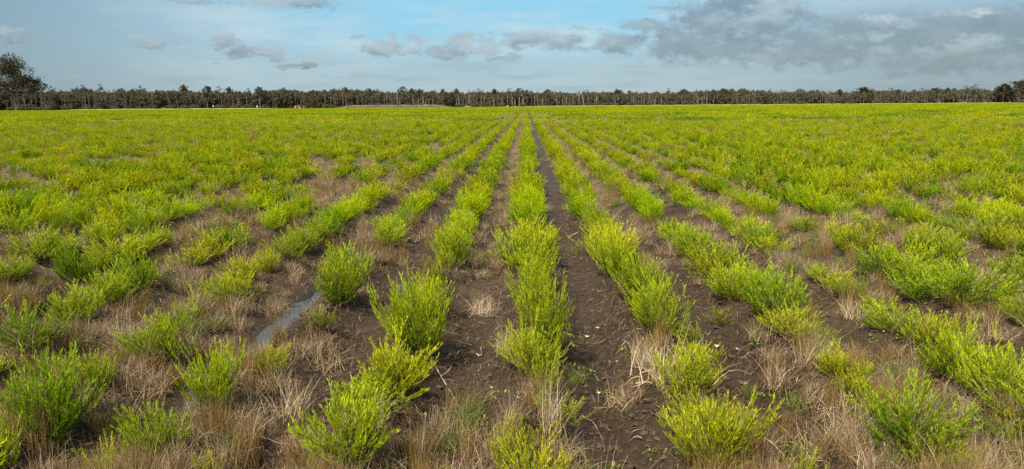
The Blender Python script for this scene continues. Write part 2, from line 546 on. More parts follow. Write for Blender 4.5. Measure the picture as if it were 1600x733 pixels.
HAND_END = 6.6
SPACING = .31
rs = np.random.default_rng(21)
for k in range(-70, 71):
    yy = 2.6
    while yy < 62:
        yy += SPACING * rs.uniform(.72, 1.3)
        xx = row_x(k) + rs.normal() * .05
        if abs(xx) > .80 * yy + 3.0:
            continue
        # what the photograph shows by hand is not scattered again
        hpx, hpy, _ = project(xx, yy, 0)
        filler = hpy > 424 and -30 < hpx < 1630
        if filler and rs.uniform() > (.85 if -1 <= k <= 1 else .75 if k > 1 else .5):
            continue
        if len(hand_xy) and np.min(np.hypot(hand_xy[:, 0] - xx, hand_xy[:, 1] - yy)) < .23:
            continue
        nz = .5 * float(vnoise(xx * .7 + 9, yy * .42, 31)) + .5 * float(vnoise(xx * 1.9, yy * 1.1, 32))
        thr = .39
        if k in (-1, 0, 1):
            thr = .12
        elif k < -2 and yy < 16:
            thr = .45
        elif k < -2:
            thr = .41
        elif k == 2:
            thr = .36 if yy < 12 else .2
        elif k > 2:
            thr = .27 if yy < 14 else .33
        if nz < thr and rs.uniform() < .85:
            continue
        vig = .72 + .55 * nz
        W = rs.uniform(.33, .50) * vig
        hh = rs.uniform(.18, .34) * vig
        if k in (-1, 0, 1):
            hh *= 1.05
            W = min(W, .52)
        var = int(rs.choice(FULL)) if rs.uniform() < .86 else int(rs.choice(SPARSE))
        q = rs.uniform()
        tint = FRESH if q < .56 else YEL if q < .76 else DEEP if q < .9 else OLIVE
        if filler:
            fs = .92 if (k >= 2 and yy > 4.2) else .8 if -1 <= k <= 1 else .7
            W *= fs; hh *= fs * .95
            if fs < .9:
                tint = YEL if q < .35 else OLIVE if q < .7 else FRESH
        plants.append(dict(x=xx, y=yy, w=W, h=hh, var=var, tint=tint, lab=None, hand=False))

for p in plants:
    px, py, dep = project(p['x'], p['y'], p['h'] * .5)
    p['in'] = (-25 < px < 1625) and dep > 0
    p['size'] = max(p['w'], p['h']) / max(dep, .5) if p['in'] else 0
order = sorted([p for p in plants if p['in']], key=lambda p: -p['size'])
# near enough to be told apart: one depth limit for all rows
MAX_THINGS = 300
lim = sorted(p['y'] for p in plants if p['in'])[MAX_THINGS]
for p in plants:
    p['thing'] = p['in'] and p['y'] < lim
print('things to depth', lim)

ORD = 'zeroth first second third fourth fifth sixth seventh eighth ninth tenth eleventh twelfth thirteenth fourteenth fifteenth sixteenth seventeenth eighteenth nineteenth twentieth'.split()
TENS = {20: 'twenty', 30: 'thirty', 40: 'forty', 50: 'fifty'}


def ordinal(n):
    if n <= 20:
        return ORD[n]
    if n % 10 == 0:
        return TENS[n][:-1] + 'ieth'
    return TENS[n // 10 * 10] + '-' + ORD[n % 10]


def row_of(x):
    return int(round((x - ROW0) / ROWS))


rows = {}
for p in plants:
    if p['thing']:
        rows.setdefault(row_of(p['x']), []).append(p)
for k, ps in rows.items():
    ps.sort(key=lambda p: p['y'])
    side = 'right' if k >= 1 else 'left'
    rowname = f"{ordinal(k if k >= 1 else 1 - k)} row {side} of the bare furrow"
    for i, p in enumerate(ps):
        shape = 'sparse' if p['var'] in SPARSE else 'tall' if p['h'] > .55 else 'broad' if p['w'] > .56 else 'low' if p['h'] < .3 else 'bushy'
        tone = 'yellow-green' if p['tint'] == YEL else 'deep-green' if p['tint'] == DEEP else 'olive' if p['tint'] == OLIVE else 'fresh-green'
        p['label'] = p['lab'] or f"{shape} {tone} shrub, {ordinal(i + 1)} nearest in the {rowname}"

PARTS_TO = 9.5
for p in plants:
    if not p['thing']:
        continue
    fol, stm = near[p['var']]
    rot = rs.uniform(0, 2 * math.pi)
    z = float(gz(p['x'], p['y']))
    ew, eh = EXT[p['var']]
    sc = (p['w'] / ew, p['w'] / ew, p['h'] / eh)
    if p['y'] < PARTS_TO:
        e = link('tea_tree_shrub', None)
        e.empty_display_size = .1
        f = link('foliage', fol, e); s = link('stem', stm, e)
        s.color = (1, 1, 1, 1)
        f.color = (*p['tint'], 1)
        top = e
    else:
        top = link('tea_tree_shrub', fol)
        top.color = (*p['tint'], 1)
    top.location = (p['x'], p['y'], z)
    top.rotation_euler = (0, 0, rot)
    top.scale = sc
    top['label'] = p['label']; top['category'] = 'shrub'; top['group'] = 'tea tree shrubs planted in long rows'


# ------------------------------------------------------------------ scattering through one geometry node group per object
def scatter_object(name, protos, mats, pts, pick, rz, scl, tilt=None, **props):
    """one mesh object holds the prototypes and the points; its node tree sets a prototype on each point"""
    g = Geo(); pid = []
    for i, pg in enumerate(protos):
        n0 = g.n
        g.merge(pg)
        pid.append(np.full(g.n - n0, i + 1))
    n = len(pts)
    base = g.n
    pid = np.concatenate(pid + [np.zeros(n)])
    z = np.zeros(base)
    pk = np.concatenate([z - 1, pick]); rzz = np.concatenate([z, rz]); sc = np.concatenate([np.ones((base, 3)), scl])
    me = g.mesh(name, mats, extra_points=np.asarray(pts, float),
                attrs={'proto': ('INT', pid), 'pick': ('INT', pk), 'rz': ('FLOAT', rzz), 'scl': ('FLOAT_VECTOR', sc)})
    o = link(name, me, **props)
    ng = bpy.data.node_groups.new(name, 'GeometryNodeTree')
    ng.interface.new_socket('Geometry', in_out='INPUT', socket_type='NodeSocketGeometry')
    ng.interface.new_socket('Geometry', in_out='OUTPUT', socket_type='NodeSocketGeometry')
    N, L = ng.nodes, ng.links
    gi = N.new('NodeGroupInput'); go = N.new('NodeGroupOutput')
    def named(nm, typ):
        a = N.new('GeometryNodeInputNamedAttribute'); a.data_type = typ; a.inputs[0].default_value = nm
        return next(s for s in a.outputs if s.enabled)
    def eq(sock, v):
        c = N.new('FunctionNodeCompare'); c.data_type = 'INT'; c.operation = 'EQUAL'
        L.new(sock, c.inputs[2]); c.inputs[3].default_value = v
        return c.outputs[0]
    A_proto, A_pick, A_rz, A_scl = named('proto', 'INT'), named('pick', 'INT'), named('rz', 'FLOAT'), named('scl', 'FLOAT_VECTOR')
    cmb = N.new('ShaderNodeCombineXYZ'); L.new(A_rz, cmb.inputs[2])
    jn = N.new('GeometryNodeJoinGeometry')
    for i in range(len(protos)):
        s1 = N.new('GeometryNodeSeparateGeometry'); s1.domain = 'POINT'
        L.new(gi.outputs[0], s1.inputs[0]); L.new(eq(A_proto, i + 1), s1.inputs[1])
        s2 = N.new('GeometryNodeSeparateGeometry'); s2.domain = 'POINT'
        L.new(gi.outputs[0], s2.inputs[0]); L.new(eq(A_pick, i), s2.inputs[1])
        ip = N.new('GeometryNodeInstanceOnPoints')
        L.new(s2.outputs[0], ip.inputs['Points']); L.new(s1.outputs[0], ip.inputs['Instance'])
        L.new(cmb.outputs[0], ip.inputs['Rotation']); L.new(A_scl, ip.inputs['Scale'])
        L.new(ip.outputs[0], jn.inputs[0])
    L.new(jn.outputs[0], go.inputs[0])
    md = o.modifiers.new('scatter', 'NODES'); md.node_group = ng
    return o


# far plants: the rest of the rows to 62 m one by one, then patches of rows to the field's end
EDGE0, EDGEK = 505.0, .23


def edge_y(x):
    return EDGE0 + EDGEK * x


protos = list(mid_g)
patch_rows, patch_len = 6, 6.0
for v in range(6):
    r2 = np.random.default_rng(700 + v)
    pg = Geo()
    for k in range(patch_rows):
        yy = 0.
        while yy < patch_len:
            yy += .42 * r2.uniform(.75, 1.3)
            nzv = .6 * float(vnoise(k * .45 + v * 13, yy * .35, 41)) + .4 * float(vnoise(k * 1.1 + v * 17, yy * .9, 42))
            if nzv < .40:
                continue
            f = far_g[int(r2.integers(len(far_g)))]
            a = r2.uniform(0, 6.28); s = r2.uniform(.75, 1.2) * (.60 + .75 * nzv)
            ca, sa = math.cos(a), math.sin(a)
            Rm = np.array([[ca, -sa, 0], [sa, ca, 0], [0, 0, 1]])
            off = np.array([(k - (patch_rows - 1) / 2) * ROWS + r2.normal() * .05, yy - patch_len / 2, 0])
            n0 = len(pg.a)
            pg.merge(f, 0, xf=lambda vv: vv @ Rm.T * np.array([s * .9, s * .9, s * .62]) + off)
            sh = r2.normal() * .28
            for q_ in range(n0, len(pg.a)):
                pg.a[q_] = np.clip(pg.a[q_] + sh, 0, 1)
    protos.append(pg)
pts, pick, rz, scl = [], [], [], []
for p in plants:
    if p['thing']:
        continue
    pts.append((p['x'], p['y'], float(gz(p['x'], p['y'])))); pick.append(p['var']); rz.append(rs.uniform(0, 6.28))
    scl.append((p['w'] / EXT[p['var']][0], p['w'] / EXT[p['var']][0], p['h'] / EXT[p['var']][1]))
pw = patch_rows * ROWS
for j in range(0, 110):
    yc = 62 + patch_len * (j + .5)
    xm = .80 * yc + 12
    for i in range(-int(xm / pw) - 1, int(xm / pw) + 2):
        xc = ROW0 + ROWS * 2.5 + pw * i - ROWS * 2
        if abs(xc) > xm or yc > edge_y(xc) - 3:
            continue
        pts.append((xc, yc, -.01)); pick.append(len(mid_g) + int(rs.integers(6))); rz.append(math.pi * int(rs.integers(2)))
        s = .93 + .14 * float(vnoise(xc * .02, yc * .02, 55))
        scl.append((1, 1, s))
print('scatter points', len(pts))
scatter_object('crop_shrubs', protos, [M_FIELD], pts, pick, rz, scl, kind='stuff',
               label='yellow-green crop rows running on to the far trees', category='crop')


# ------------------------------------------------------------------ grasses
def tussock_proto(seed, n, hgt, spread, w, mat, bend=.6, base=.05):
    r = np.random.default_rng(seed)
    az = r.uniform(0, 2 * np.pi, n); th = R(62) * r.uniform(size=n) ** .8 * spread
    ln = hgt * r.uniform(.45, 1.15, n)
    k = 5; t = np.linspace(0, 1, k)
    tilt = th[:, None] * (.6 + bend * 1.4 * t[None] ** 1.3 * r.uniform(.4, 1.4, n)[:, None])
    a = az[:, None] + r.normal(size=(n, 1)) * .5 * t[None]
    d = np.stack([np.sin(tilt) * np.cos(a), np.sin(tilt) * np.sin(a), np.cos(tilt)], -1)
    p = np.cumsum(d * (ln / (k - 1))[:, None, None], 1)
    p = p - p[:, :1]
    p[:, :, :2] += (r.normal(size=(n, 2)) * base)[:, None]
    p[:, :, 2] = np.maximum(p[:, :, 2], .004 + .02 * r.uniform(size=(n, 1)))
    g = Geo()
    ribbons(g, p, w * r.uniform(.7, 1.3, n), mat, r.uniform(0, 1, n), False, r)
    return g


# mats: 0 dry, 1 rust, 2 sedge
GM = [M_DRY, M_RUST, M_SEDGE]
tus = [tussock_proto(1, 150, .30, 1., .0017, 0), tussock_proto(2, 162, .26, .8, .0017, 0, .9), tussock_proto(3, 148, .30, .6, .0017, 1),
       tussock_proto(4, 162, .24, .9, .0017, 2, .8), tussock_proto(5, 270, .26, 1.15, .0017, 0, 1.2, .09), tussock_proto(6, 121, .34, .55, .0017, 1, .4)]
M_PALE = straw_material('bleached_grass', [(0., (.12, .08, .04)), (.3, (.30, .21, .11)), (.6, (.50, .38, .22)), (.85, (.66, .53, .35)), (1., (.75, .64, .47))])
pale_mesh = [t.mesh('grass_tussock', [M_PALE, M_RUST, M_SEDGE]) for t in tus]
tus_mesh = [t.mesh('grass_tussock', GM) for t in tus]
# foot pixel, width px, height px, variant, label
TUSS = [
    (460, 640, 95, 85, 0, 'straw-coloured upright grass tussock right of the puddle, between two wet furrows'),
    (345, 690, 60, 80, 2, 'thin rusty grass tuft standing close beside the small near puddle'),
    (505, 560, 90, 62, 4, 'wide brown sprawling grass tussock just right of the long puddle'),
    (1050, 600, 120, 90, 4, 'large pale bleached grass tussock at the right edge of the bare furrow'),
    (1005, 570, 70, 75, 1, 'fine tan grass tuft leaning over the bare furrow'),
    (860, 690, 70, 110, 0, 'tall tan grass clump at the near end of the middle row'),
    (800, 690, 70, 90, 0, 'dry grass clump left of the middle row near its end'),
    (790, 560, 50, 66, 1, 'pale dry grass tuft against the left flank of the middle row'),
    (155, 600, 66, 60, 2, 'rust-brown grass tuft behind the large dark left shrub'),
    (235, 605, 75, 50, 4, 'brown flattened grass tuft below the leafy shrub by the puddle'),
    (270, 590, 70, 50, 2, 'orange-tinged grass tuft between leafy shrub and near puddle'),
    (190, 520, 66, 52, 1, 'bent bleached grass clump arching beside an open patch of soil'),
    (380, 590, 55, 60, 5, 'reddish upright grass blades behind the shrub at the puddle edge'),
    (740, 640, 80, 70, 3, 'green and tan sedge tuft beside a fallen pale twig'),
    (690, 660, 70, 60, 1, 'dry grass tuft at the foot of a broad yellowish shrub'),
    (1335, 605, 60, 66, 5, 'bright rust grass tuft alone on flat ground among small weeds'),
    (1385, 562, 50, 52, 2, 'olive-rust grass tuft in front of the low yellowish shrub'),
    (1285, 540, 80, 56, 3, 'mixed green sedge tuft below the dark bushy shrub right of centre'),
    (1230, 530, 70, 46, 2, 'rusty grass fringe under the dark bushy shrub'),
    (1330, 500, 60, 46, 1, 'straw grass tuft between two shrubs of the third right row'),
    (330, 515, 66, 50, 3, 'soft green sedge tuft on the bank left of the long puddle'),
    (1245, 690, 60, 46, 3, 'green sedge tuft low among litter at the lower right'),
    (425, 476, 40, 34, 4, 'brown grass tuft at the upper end of the long puddle'),
    (40, 490, 70, 52, 2, 'rust grass tuft behind the deep green shrub at the left edge'),
    (755, 480, 50, 40, 4, 'tan grass patch right of the tall bright shrub'),
    (740, 410, 50, 36, 0, 'pale straw tuft beside a rounded bush in the row left of centre'),
    (370, 410, 80, 44, 0, 'pinkish dry grass tuft in the open brown patch at left'),
    (1450, 520, 60, 44, 4, 'brown grass tuft between two broad shrubs at right'),
    (1170, 600, 40, 34, 3, 'small green sedge sprig on the wheel track right of centre'),
    (1140, 690, 70, 60, 0, 'dry stalks sticking through the yellow-green shrub at the bottom'),
    (470, 690, 40, 30, 1, 'short dry grass tuft on dark soil left of the bottom shrub'),
]
r3 = np.random.default_rng(77)
tuss_xy = []
for (px, py, w, h, v, lab) in TUSS:
    x, y = ground_pt(px, py)
    dep = project(x, y, 0)[2]
    z = float(gz(x, y))
    o = link('grass_tussock', (pale_mesh if any(q in lab for q in ('pale', 'bleached', 'straw', 'tan')) else tus_mesh)[v], label=lab, category='grass tuft', group='grass tussocks among the rows')
    o.location = (x, y, z - .005)
    o.rotation_euler = (0, 0, r3.uniform(0, 6.28))
    o.scale = (w * dep / F / .42, w * dep / F / .42, h * dep / F / .27)
    tuss_xy.append((x, y))
tuss_xy = np.array(tuss_xy)

# the rest of the grass: gaps in the rows and the shoulders of the furrows
allxy = np.array([(p['x'], p['y']) for p in plants])
gp, gk, gr, gs_ = [], [], [], []
tries = 34000
gx = []
while len(gx) < tries:
    y = 2.7 + 66 * r3.uniform() ** 2.1
    x = r3.uniform(-1, 1) * (.80 * y + 2.2)
    gx.append((x, y))
gx = np.array(gx)
ph = np.abs((gx[:, 0] - ROW0) / ROWS - np.round((gx[:, 0] - ROW0) / ROWS))
patch = .5 * vnoise(gx[:, 0] * .5 + 3, gx[:, 1] * .35, 61) + .5 * vnoise(gx[:, 0] * 1.4, gx[:, 1] * .9, 62)
bare = np.exp(-((gx[:, 0] - .52) / .24) ** 2) + .7 * np.exp(-((gx[:, 0] + 1.33) / .2) ** 2) + .6 * np.exp(-((gx[:, 0] + 2.1) / .2) ** 2)
prob = (-.05 + 1.2 * (patch - .40) + .37 * sstep(6, 9, gx[:, 1])) * (1.45 - 2.1 * ph) * np.clip(1 - bare, 0, 1)
keep = r3.uniform(size=len(gx)) < np.clip(prob, 0, 1)
for (x, y) in gx[keep]:
    if any(((x - a) / (b + .06)) ** 2 + ((y - c) / d) ** 2 < 1.2 for (a, c, b, d, e_) in PUDDLES):
        continue
    dmin = np.min(np.hypot(allxy[:, 0] - x, allxy[:, 1] - y))
    if dmin < .16 and r3.uniform() < .75:
        continue
    if dmin < .34 and y > 6 and r3.uniform() < .35:
        continue
    gp.append((x, y, float(gz(x, y)) - .006))
    q = r3.uniform()
    v = int(r3.choice([0, 1, 4, 4])) if q < .58 else int(r3.choice([2, 5])) if q < .82 else 3
    s = r3.uniform(.35, .85) * (1 + .25 * float(sstep(7, 14, y)) + .5 * float(sstep(14, 45, y)))
    gk.append(v); gr.append(r3.uniform(0, 6.28)); gs_.append((s * .9, s * .9, s * r3.uniform(.7, 1.35)))
print('grass', len(gp))
scatter_object('dry_grass', tus, GM, gp, gk, gr, gs_, kind='stuff', label='dry straw grass growing between the crop rows', category='grass')

# fallen straw and stalks on the soil
def litter(n, ymin, ymax, lmin, lmax, wid, seed, power=1.6):
    r = np.random.default_rng(seed)
    y = ymin + (ymax - ymin) * r.uniform(size=n) ** power
    x = r.uniform(-1, 1, n) * (.78 * y + .6)
    pat = .5 * vnoise(x * 1.1 + 4, y * .8, 71) + .5 * vnoise(x * 3.3, y * 2.6, 72)
    bare = .85 * np.exp(-((x - .52) / .2) ** 2)
    wet = np.zeros(n)
    for (px, py, hw, hl, dp) in PUDDLES:
        wet = np.maximum(wet, np.exp(-(((x - px) / hw) ** 2 + ((y - py) / hl) ** 2) ** 2))
    k_ = r.uniform(size=n) < np.clip(2.6 * (pat - .24) * (1 - .45 * bare) * (.68 + .32 * np.cos(2 * np.pi * (x - ROW0) / ROWS)), .04, 1) * (1 - wet)
    x, y = x[k_], y[k_]; n = len(x)
    ln = r.uniform(lmin, lmax, n) * r.uniform(.5, 1, n); az = r.uniform(0, 2 * np.pi, n)
    k = 4; t = np.linspace(-.5, .5, k)
    cur = r.normal(size=n) * .45
    a = az[:, None] + cur[:, None] * t[None]
    px = x[:, None] + np.cumsum(np.cos(a) * (ln / k)[:, None], 1); py = y[:, None] + np.cumsum(np.sin(a) * (ln / k)[:, None], 1)
    lift = .006 + .02 * r.uniform(size=(n, 1)) ** 2
    arch = (r.uniform(size=(n, 1)) ** 3 * .05) * (1 - (2 * t[None]) ** 2) + r.normal(size=(n, 1)) * .012 * t[None] * 2
    pz = gz(px, py) + lift + np.abs(arch)
    p = np.stack([px, py, pz], -1)
    g = Geo()
    ribbons(g, p, wid * r.uniform(.6, 1.4, n), 0, r.uniform(0, 1, n), True, r)
    return g


lg = Geo()
lg.merge(litter(210000, 2.7, 8.5, .05, .19, .0015, 5, 1.25))
lg.merge(litter(80000, 7.5, 20, .08, .26, .0028, 6, 1.2))
lg.merge(litter(1500, 2.7, 10, .15, .40, .0026, 7, 1.3))
# crumbled clods of earth
def clods(n, seed):
    r = np.random.default_rng(seed)
    y = 2.6 + 9 * r.uniform(size=n) ** 1.5; x = r.uniform(-1, 1, n) * (.78 * y + .5)
    pat = vnoise(x * 1.3 + 40, y * 1.1, 101)
    k_ = r.uniform(size=n) < np.clip(2.2 * (pat - .25), .08, 1)
    x, y = x[k_], y[k_]; n = len(x)
    sz = .005 + .020 * r.uniform(size=n) ** 3
    base = np.array([[0, 0, 1], [1, 0, 0], [.3, .95, 0], [-.8, .6, 0], [-.8, -.6, 0], [.3, -.95, 0], [0, 0, -1.]])
    v = base[None] * r.uniform(.6, 1.3, (n, 7, 1)) * sz[:, None, None] * np.array([1, 1, .75])
    v += r.normal(size=v.shape) * sz[:, None, None] * .15
    a = r.uniform(0, 6.28, n); ca, sa = np.cos(a)[:, None], np.sin(a)[:, None]
    vx = v[..., 0] * ca - v[..., 1] * sa; vy = v[..., 0] * sa + v[..., 1] * ca
    v = np.stack([vx + x[:, None], vy + y[:, None], v[..., 2] + (gz(x, y) + sz * .3)[:, None]], -1)
    tri = np.array([[0, 1, 2], [0, 2, 3], [0, 3, 4], [0, 4, 5], [0, 5, 1], [6, 2, 1], [6, 3, 2], [6, 4, 3], [6, 5, 4], [6, 1, 5]])
    g = Geo()
    g.add(v.reshape(-1, 3), (np.arange(n)[:, None, None] * 7 + tri[None]).reshape(-1, 3))
    return g
link('soil_clods', clods(22000, 4).mesh('soil_clods', [plain('clod_earth', (.045, .028, .014), var=.45, scale=22., rough=.95)]), kind='stuff', label='crumbled clods of dark earth in the furrows', category='soil')
link('straw_litter', lg.mesh('straw_litter', [M_LITTER]), kind='stuff', label='dead straw and stalks strewn on the soil', category='litter')

# small round-leaved weeds in the furrows
def weeds(n, seed):
    r = np.random.default_rng(seed)
    y = 2.7 + 9 * r.uniform(size=n) ** 1.5
    x = r.uniform(-1, 1, n) * (.78 * y + .5)
    pat = .6 * vnoise(x * 1.6 + 14, y * 1.3, 81) + .4 * vnoise(x * 5, y * 5, 82)
    k_ = (pat > .54) | (r.uniform(size=n) < .06)
    right = (x > .3)
    k_ &= right | (r.uniform(size=n) < .45)
    x, y = x[k_], y[k_]
    g = Geo()
    P, D, Ls, Ws = [], [], [], []
    for xx, yy in zip(x, y):
        m = int(r.integers(3, 9)); sz = r.uniform(.006, .016)
        c = np.array([xx, yy, float(gz(xx, yy)) + .01])
        a = r.uniform(0, 6.28, m); rad = r.uniform(0, .035, m)
        P.append(c + np.stack([np.cos(a) * rad, np.sin(a) * rad, r.uniform(0, .025, m)], -1))
        D.append(unit(np.stack([np.cos(a), np.sin(a), r.uniform(.1, .9, m)], -1)))
        Ls.append(sz * r.uniform(1.2, 2.2, m)); Ws.append(sz * r.uniform(.45, .8, m))
    P, D, Ls, Ws = map(np.concatenate, (P, D, Ls, Ws))
    # flat leaves: side vector kept horizontal
    s = unit(np.cross(D, np.array([0, 0, 1.0])) + r.normal(size=P.shape) * .25)
    v = np.empty((len(P), 6, 3))
    L_, W_ = Ls[:, None], Ws[:, None]
    v[:, 0] = P; v[:, 1] = P + D * L_ * .3 + s * W_ * .85; v[:, 2] = P + D * L_ * .7 + s * W_ * .8
    v[:, 3] = P + D * L_; v[:, 4] = P + D * L_ * .7 - s * W_ * .8; v[:, 5] = P + D * L_ * .3 - s * W_ * .85
    g.add(v.reshape(-1, 3), np.arange(len(P) * 6).reshape(-1, 6), 0, np.repeat(r.uniform(0, 1, len(P)), 6))
    return g


link('small_weeds', weeds(2600, 3).mesh('small_weeds', [M_WEED]), kind='stuff', label='tiny round-leaved weeds creeping over the soil', category='weeds')

# taller broad-leaved weeds, each a thing
def weed_mesh(seed, hgt, pairs, leaf, wid):
    r = np.random.default_rng(seed)
    g = Geo(); gs = Geo()
    t = np.linspace(0, 1, 7)
    pts = np.stack([.03 * np.sin(t * 2 + seed), .03 * t ** 2, t * hgt], -1)
    tube(gs, pts, .0035, .0015, sides=5)
    for i in range(pairs):
        f = (i + .8) / pairs
        a0 = i * 1.57 + r.uniform(-.3, .3)
        c = np.array([np.interp(f, t, pts[:, j]) for j in range(3)])
        for s in (0, math.pi):
            a = a0 + s
            d = unit(np.array([math.cos(a), math.sin(a), .45]))
            sd = unit(np.cross(d, [0, 0, 1.]))
            l = leaf * (1.15 - .6 * f) * r.uniform(.85, 1.1); w = wid * (1.1 - .5 * f)
            k = 6; tt = np.linspace(0, 1, k)[:, None]
            cen = c + d * l * tt + np.array([0, 0, -.35]) * l * tt ** 2
            ww = w * np.sin(np.pi * (.08 + .9 * tt)) ** .8
            v = np.stack([cen - sd * ww + [0, 0, .002], cen - [0, 0, .002], cen + sd * ww + [0, 0, .002]], 1).reshape(-1, 3)
            q = []
            for m in range(k - 1):
                b = m * 3
                q += [[b, b + 1, b + 4, b + 3], [b + 1, b + 2, b + 5, b + 4]]
            g.add(v, q, 0, r.uniform(.2, .9))
    return g.mesh('leaf_blade', [M_BROAD], smooth=True), gs.mesh('stem', [M_BROAD])


for (px, py, hpx, pairs, lf, lab) in [
        (842, 585, 95, 6, .075, 'tall green weed with paired lance leaves at the front of the middle row'),
        (688, 438, 46, 6, .06, 'bluish-green upright weed beside the water glinting left of centre'),
        (1348, 442, 56, 5, .035, 'thin pale flowering stalk rising from a gap among right-hand shrubs'),
        (1185, 545, 34, 4, .06, 'short leafy green weed in front of the dark bushy shrub'),
        (800, 330, 26, 4, .06, 'small leafy weed at the bend of the furrow left of the middle row')][:4]:
    x, y = ground_pt(px, py); dep = project(x, y, 0)[2]
    lm, sm = weed_mesh(int(px), hpx * dep / F, pairs, lf, lf * .16)
    e = link('broadleaf_weed', None, label=lab, category='weed')
    e.location = (x, y, float(gz(x, y)))
    link('leaf_blade', lm, e); link('stem', sm, e)


# sticks and chips
def stick(pa, pb, r_, mat, name, lab, cat, bow=.03, flat=False):
    ax, ay = ground_pt(*pa); bx, by = ground_pt(*pb)
    mx, my = (ax + bx) / 2, (ay + by) / 2
    n = 9; t = np.linspace(0, 1, n)
    px = ax + (bx - ax) * t; py = ay + (by - ay) * t
    off = bow * np.sin(t * np.pi)
    d = math.hypot(bx - ax, by - ay)
    px = px + off * -(by - ay) / d; py = py + off * (bx - ax) / d
    base = np.maximum(gz(px, py), np.interp(t, [0, 1], [gz(ax, ay), gz(bx, by)]))
    pz = base + r_ + .012 + .01 * np.sin(t * 7)
    oz = float(gz(mx, my))
    g = Geo()
    pts = np.stack([px - mx, py - my, pz - oz], -1)
    tube(g, pts, r_, r_ * .45, sides=6)
    if d > .45:
        i = 5
        tube(g, np.array([pts[i], pts[i] + [.04, .05, .012], pts[i] + [.06, .10, .03]]), r_ * .5, r_ * .25, sides=5)
    v = g.v[0]
    if flat:
        v[:, 2] = (v[:, 2] - v[:, 2].mean()) * .55 + v[:, 2].mean()
    # closed ends
    g.add(np.array(v[:6]), [[5, 4, 3, 2, 1, 0]]); g.add(np.array(v[-6:]) if False else np.array(v[48:54]), [[0, 1, 2, 3, 4, 5]])
    o = link(name, g.mesh(name, [mat], smooth=True), label=lab, category=cat)
    o.location = (mx, my, oz)
    return o


stick((8, 730), (36, 690), .008, M_CHIP, 'stick', 'pale split stick, outer of two lying at the bottom left corner', 'stick', .0, True)
stick((18, 728), (44, 696), .007, M_CHIP, 'stick', 'pale split stick, inner of two lying at the bottom left corner', 'stick', .01, True)
stick((652, 540), (712, 614), .006, M_STICK, 'twig', 'long straight pale twig fallen beside the broad yellowish shrub', 'twig', .01)
stick((126, 652), (152, 634), .009, M_CHIP, 'stick', 'bleached flat stick at the root of the large dark left shrub', 'stick', .0, True)
stick((396, 680), (448, 681), .004, M_STICK, 'twig', 'thin pale twig lying level on dark soil left of bottom shrub', 'twig', .02)
stick((1188, 676), (1238, 706), .005, M_STICK, 'twig', 'grey twig slanting across weeds right of the yellow-green bottom shrub', 'twig', .015)
stick((1300, 552), (1330, 568), .005, M_STICK, 'twig', 'pale twig lying behind the lone rust grass tuft', 'twig', .01)
stick((1476, 612), (1490, 590), .009, M_STICK, 'stick', 'stout grey stick under the broad shrub at right', 'stick', .01)
stick((80, 326), (95, 330), .012, M_STICK, 'stick', 'pale curved stick on brown ground among left shrubs', 'stick', .04)
stick((1362, 733), (1382, 722), .009, M_STICK, 'stick', 'short pale stick at the foot of the bottom right shrub', 'stick', .01)
stick((672, 340), (680, 352), .008, M_STICK, 'twig', 'pale twig beside the furrow in the row left of centre', 'twig', .01)
stick((910, 640), (945, 690), .003, M_DARKBARK, 'twig', 'brown thin twig lying lengthwise in the bare furrow', 'twig', .04)


def chip(px, py, w, mat, lab, name='bark_chip', cat='bark chip', tilt=.3, asp=.55, seed=1):
    x, y = ground_pt(px, py); dep = project(x, y, 0)[2]
    W = w * dep / F / 2.6
    r = np.random.default_rng(seed)
    n = 11; a = np.arange(n) * 2 * np.pi / n
    rr = W * r.uniform(.65, 1.1, n)
    ring = np.stack([np.cos(a) * rr, np.sin(a) * rr * asp, .2 * W * np.cos(a * 2) + .12 * W * r.normal(size=n)], -1)
    th = max(.004, W * .12)
    g = Geo()
    lo = ring * [1, 1, 1]; hi = ring * [.92, .92, 1] + [0, 0, th]
    q = [[i, (i + 1) % n, n + (i + 1) % n, n + i] for i in range(n)]
    g.add(np.concatenate([lo, hi]), q)
    g.add(np.concatenate([hi, [[0, 0, th + .1 * W]]]), [[i, (i + 1) % n, n] for i in range(n)])
    g.add(np.concatenate([lo, [[0, 0, -.02 * W]]]), [[(i + 1) % n, i, n] for i in range(n)])
    o = link(name, g.mesh(name, [mat], smooth=False), label=lab, category=cat)
    o.location = (x, y, float(gz(x, y)) + .012 + tilt * W * .4)
    o.rotation_euler = (tilt, .2, r.uniform(-.6, .6))
    return o


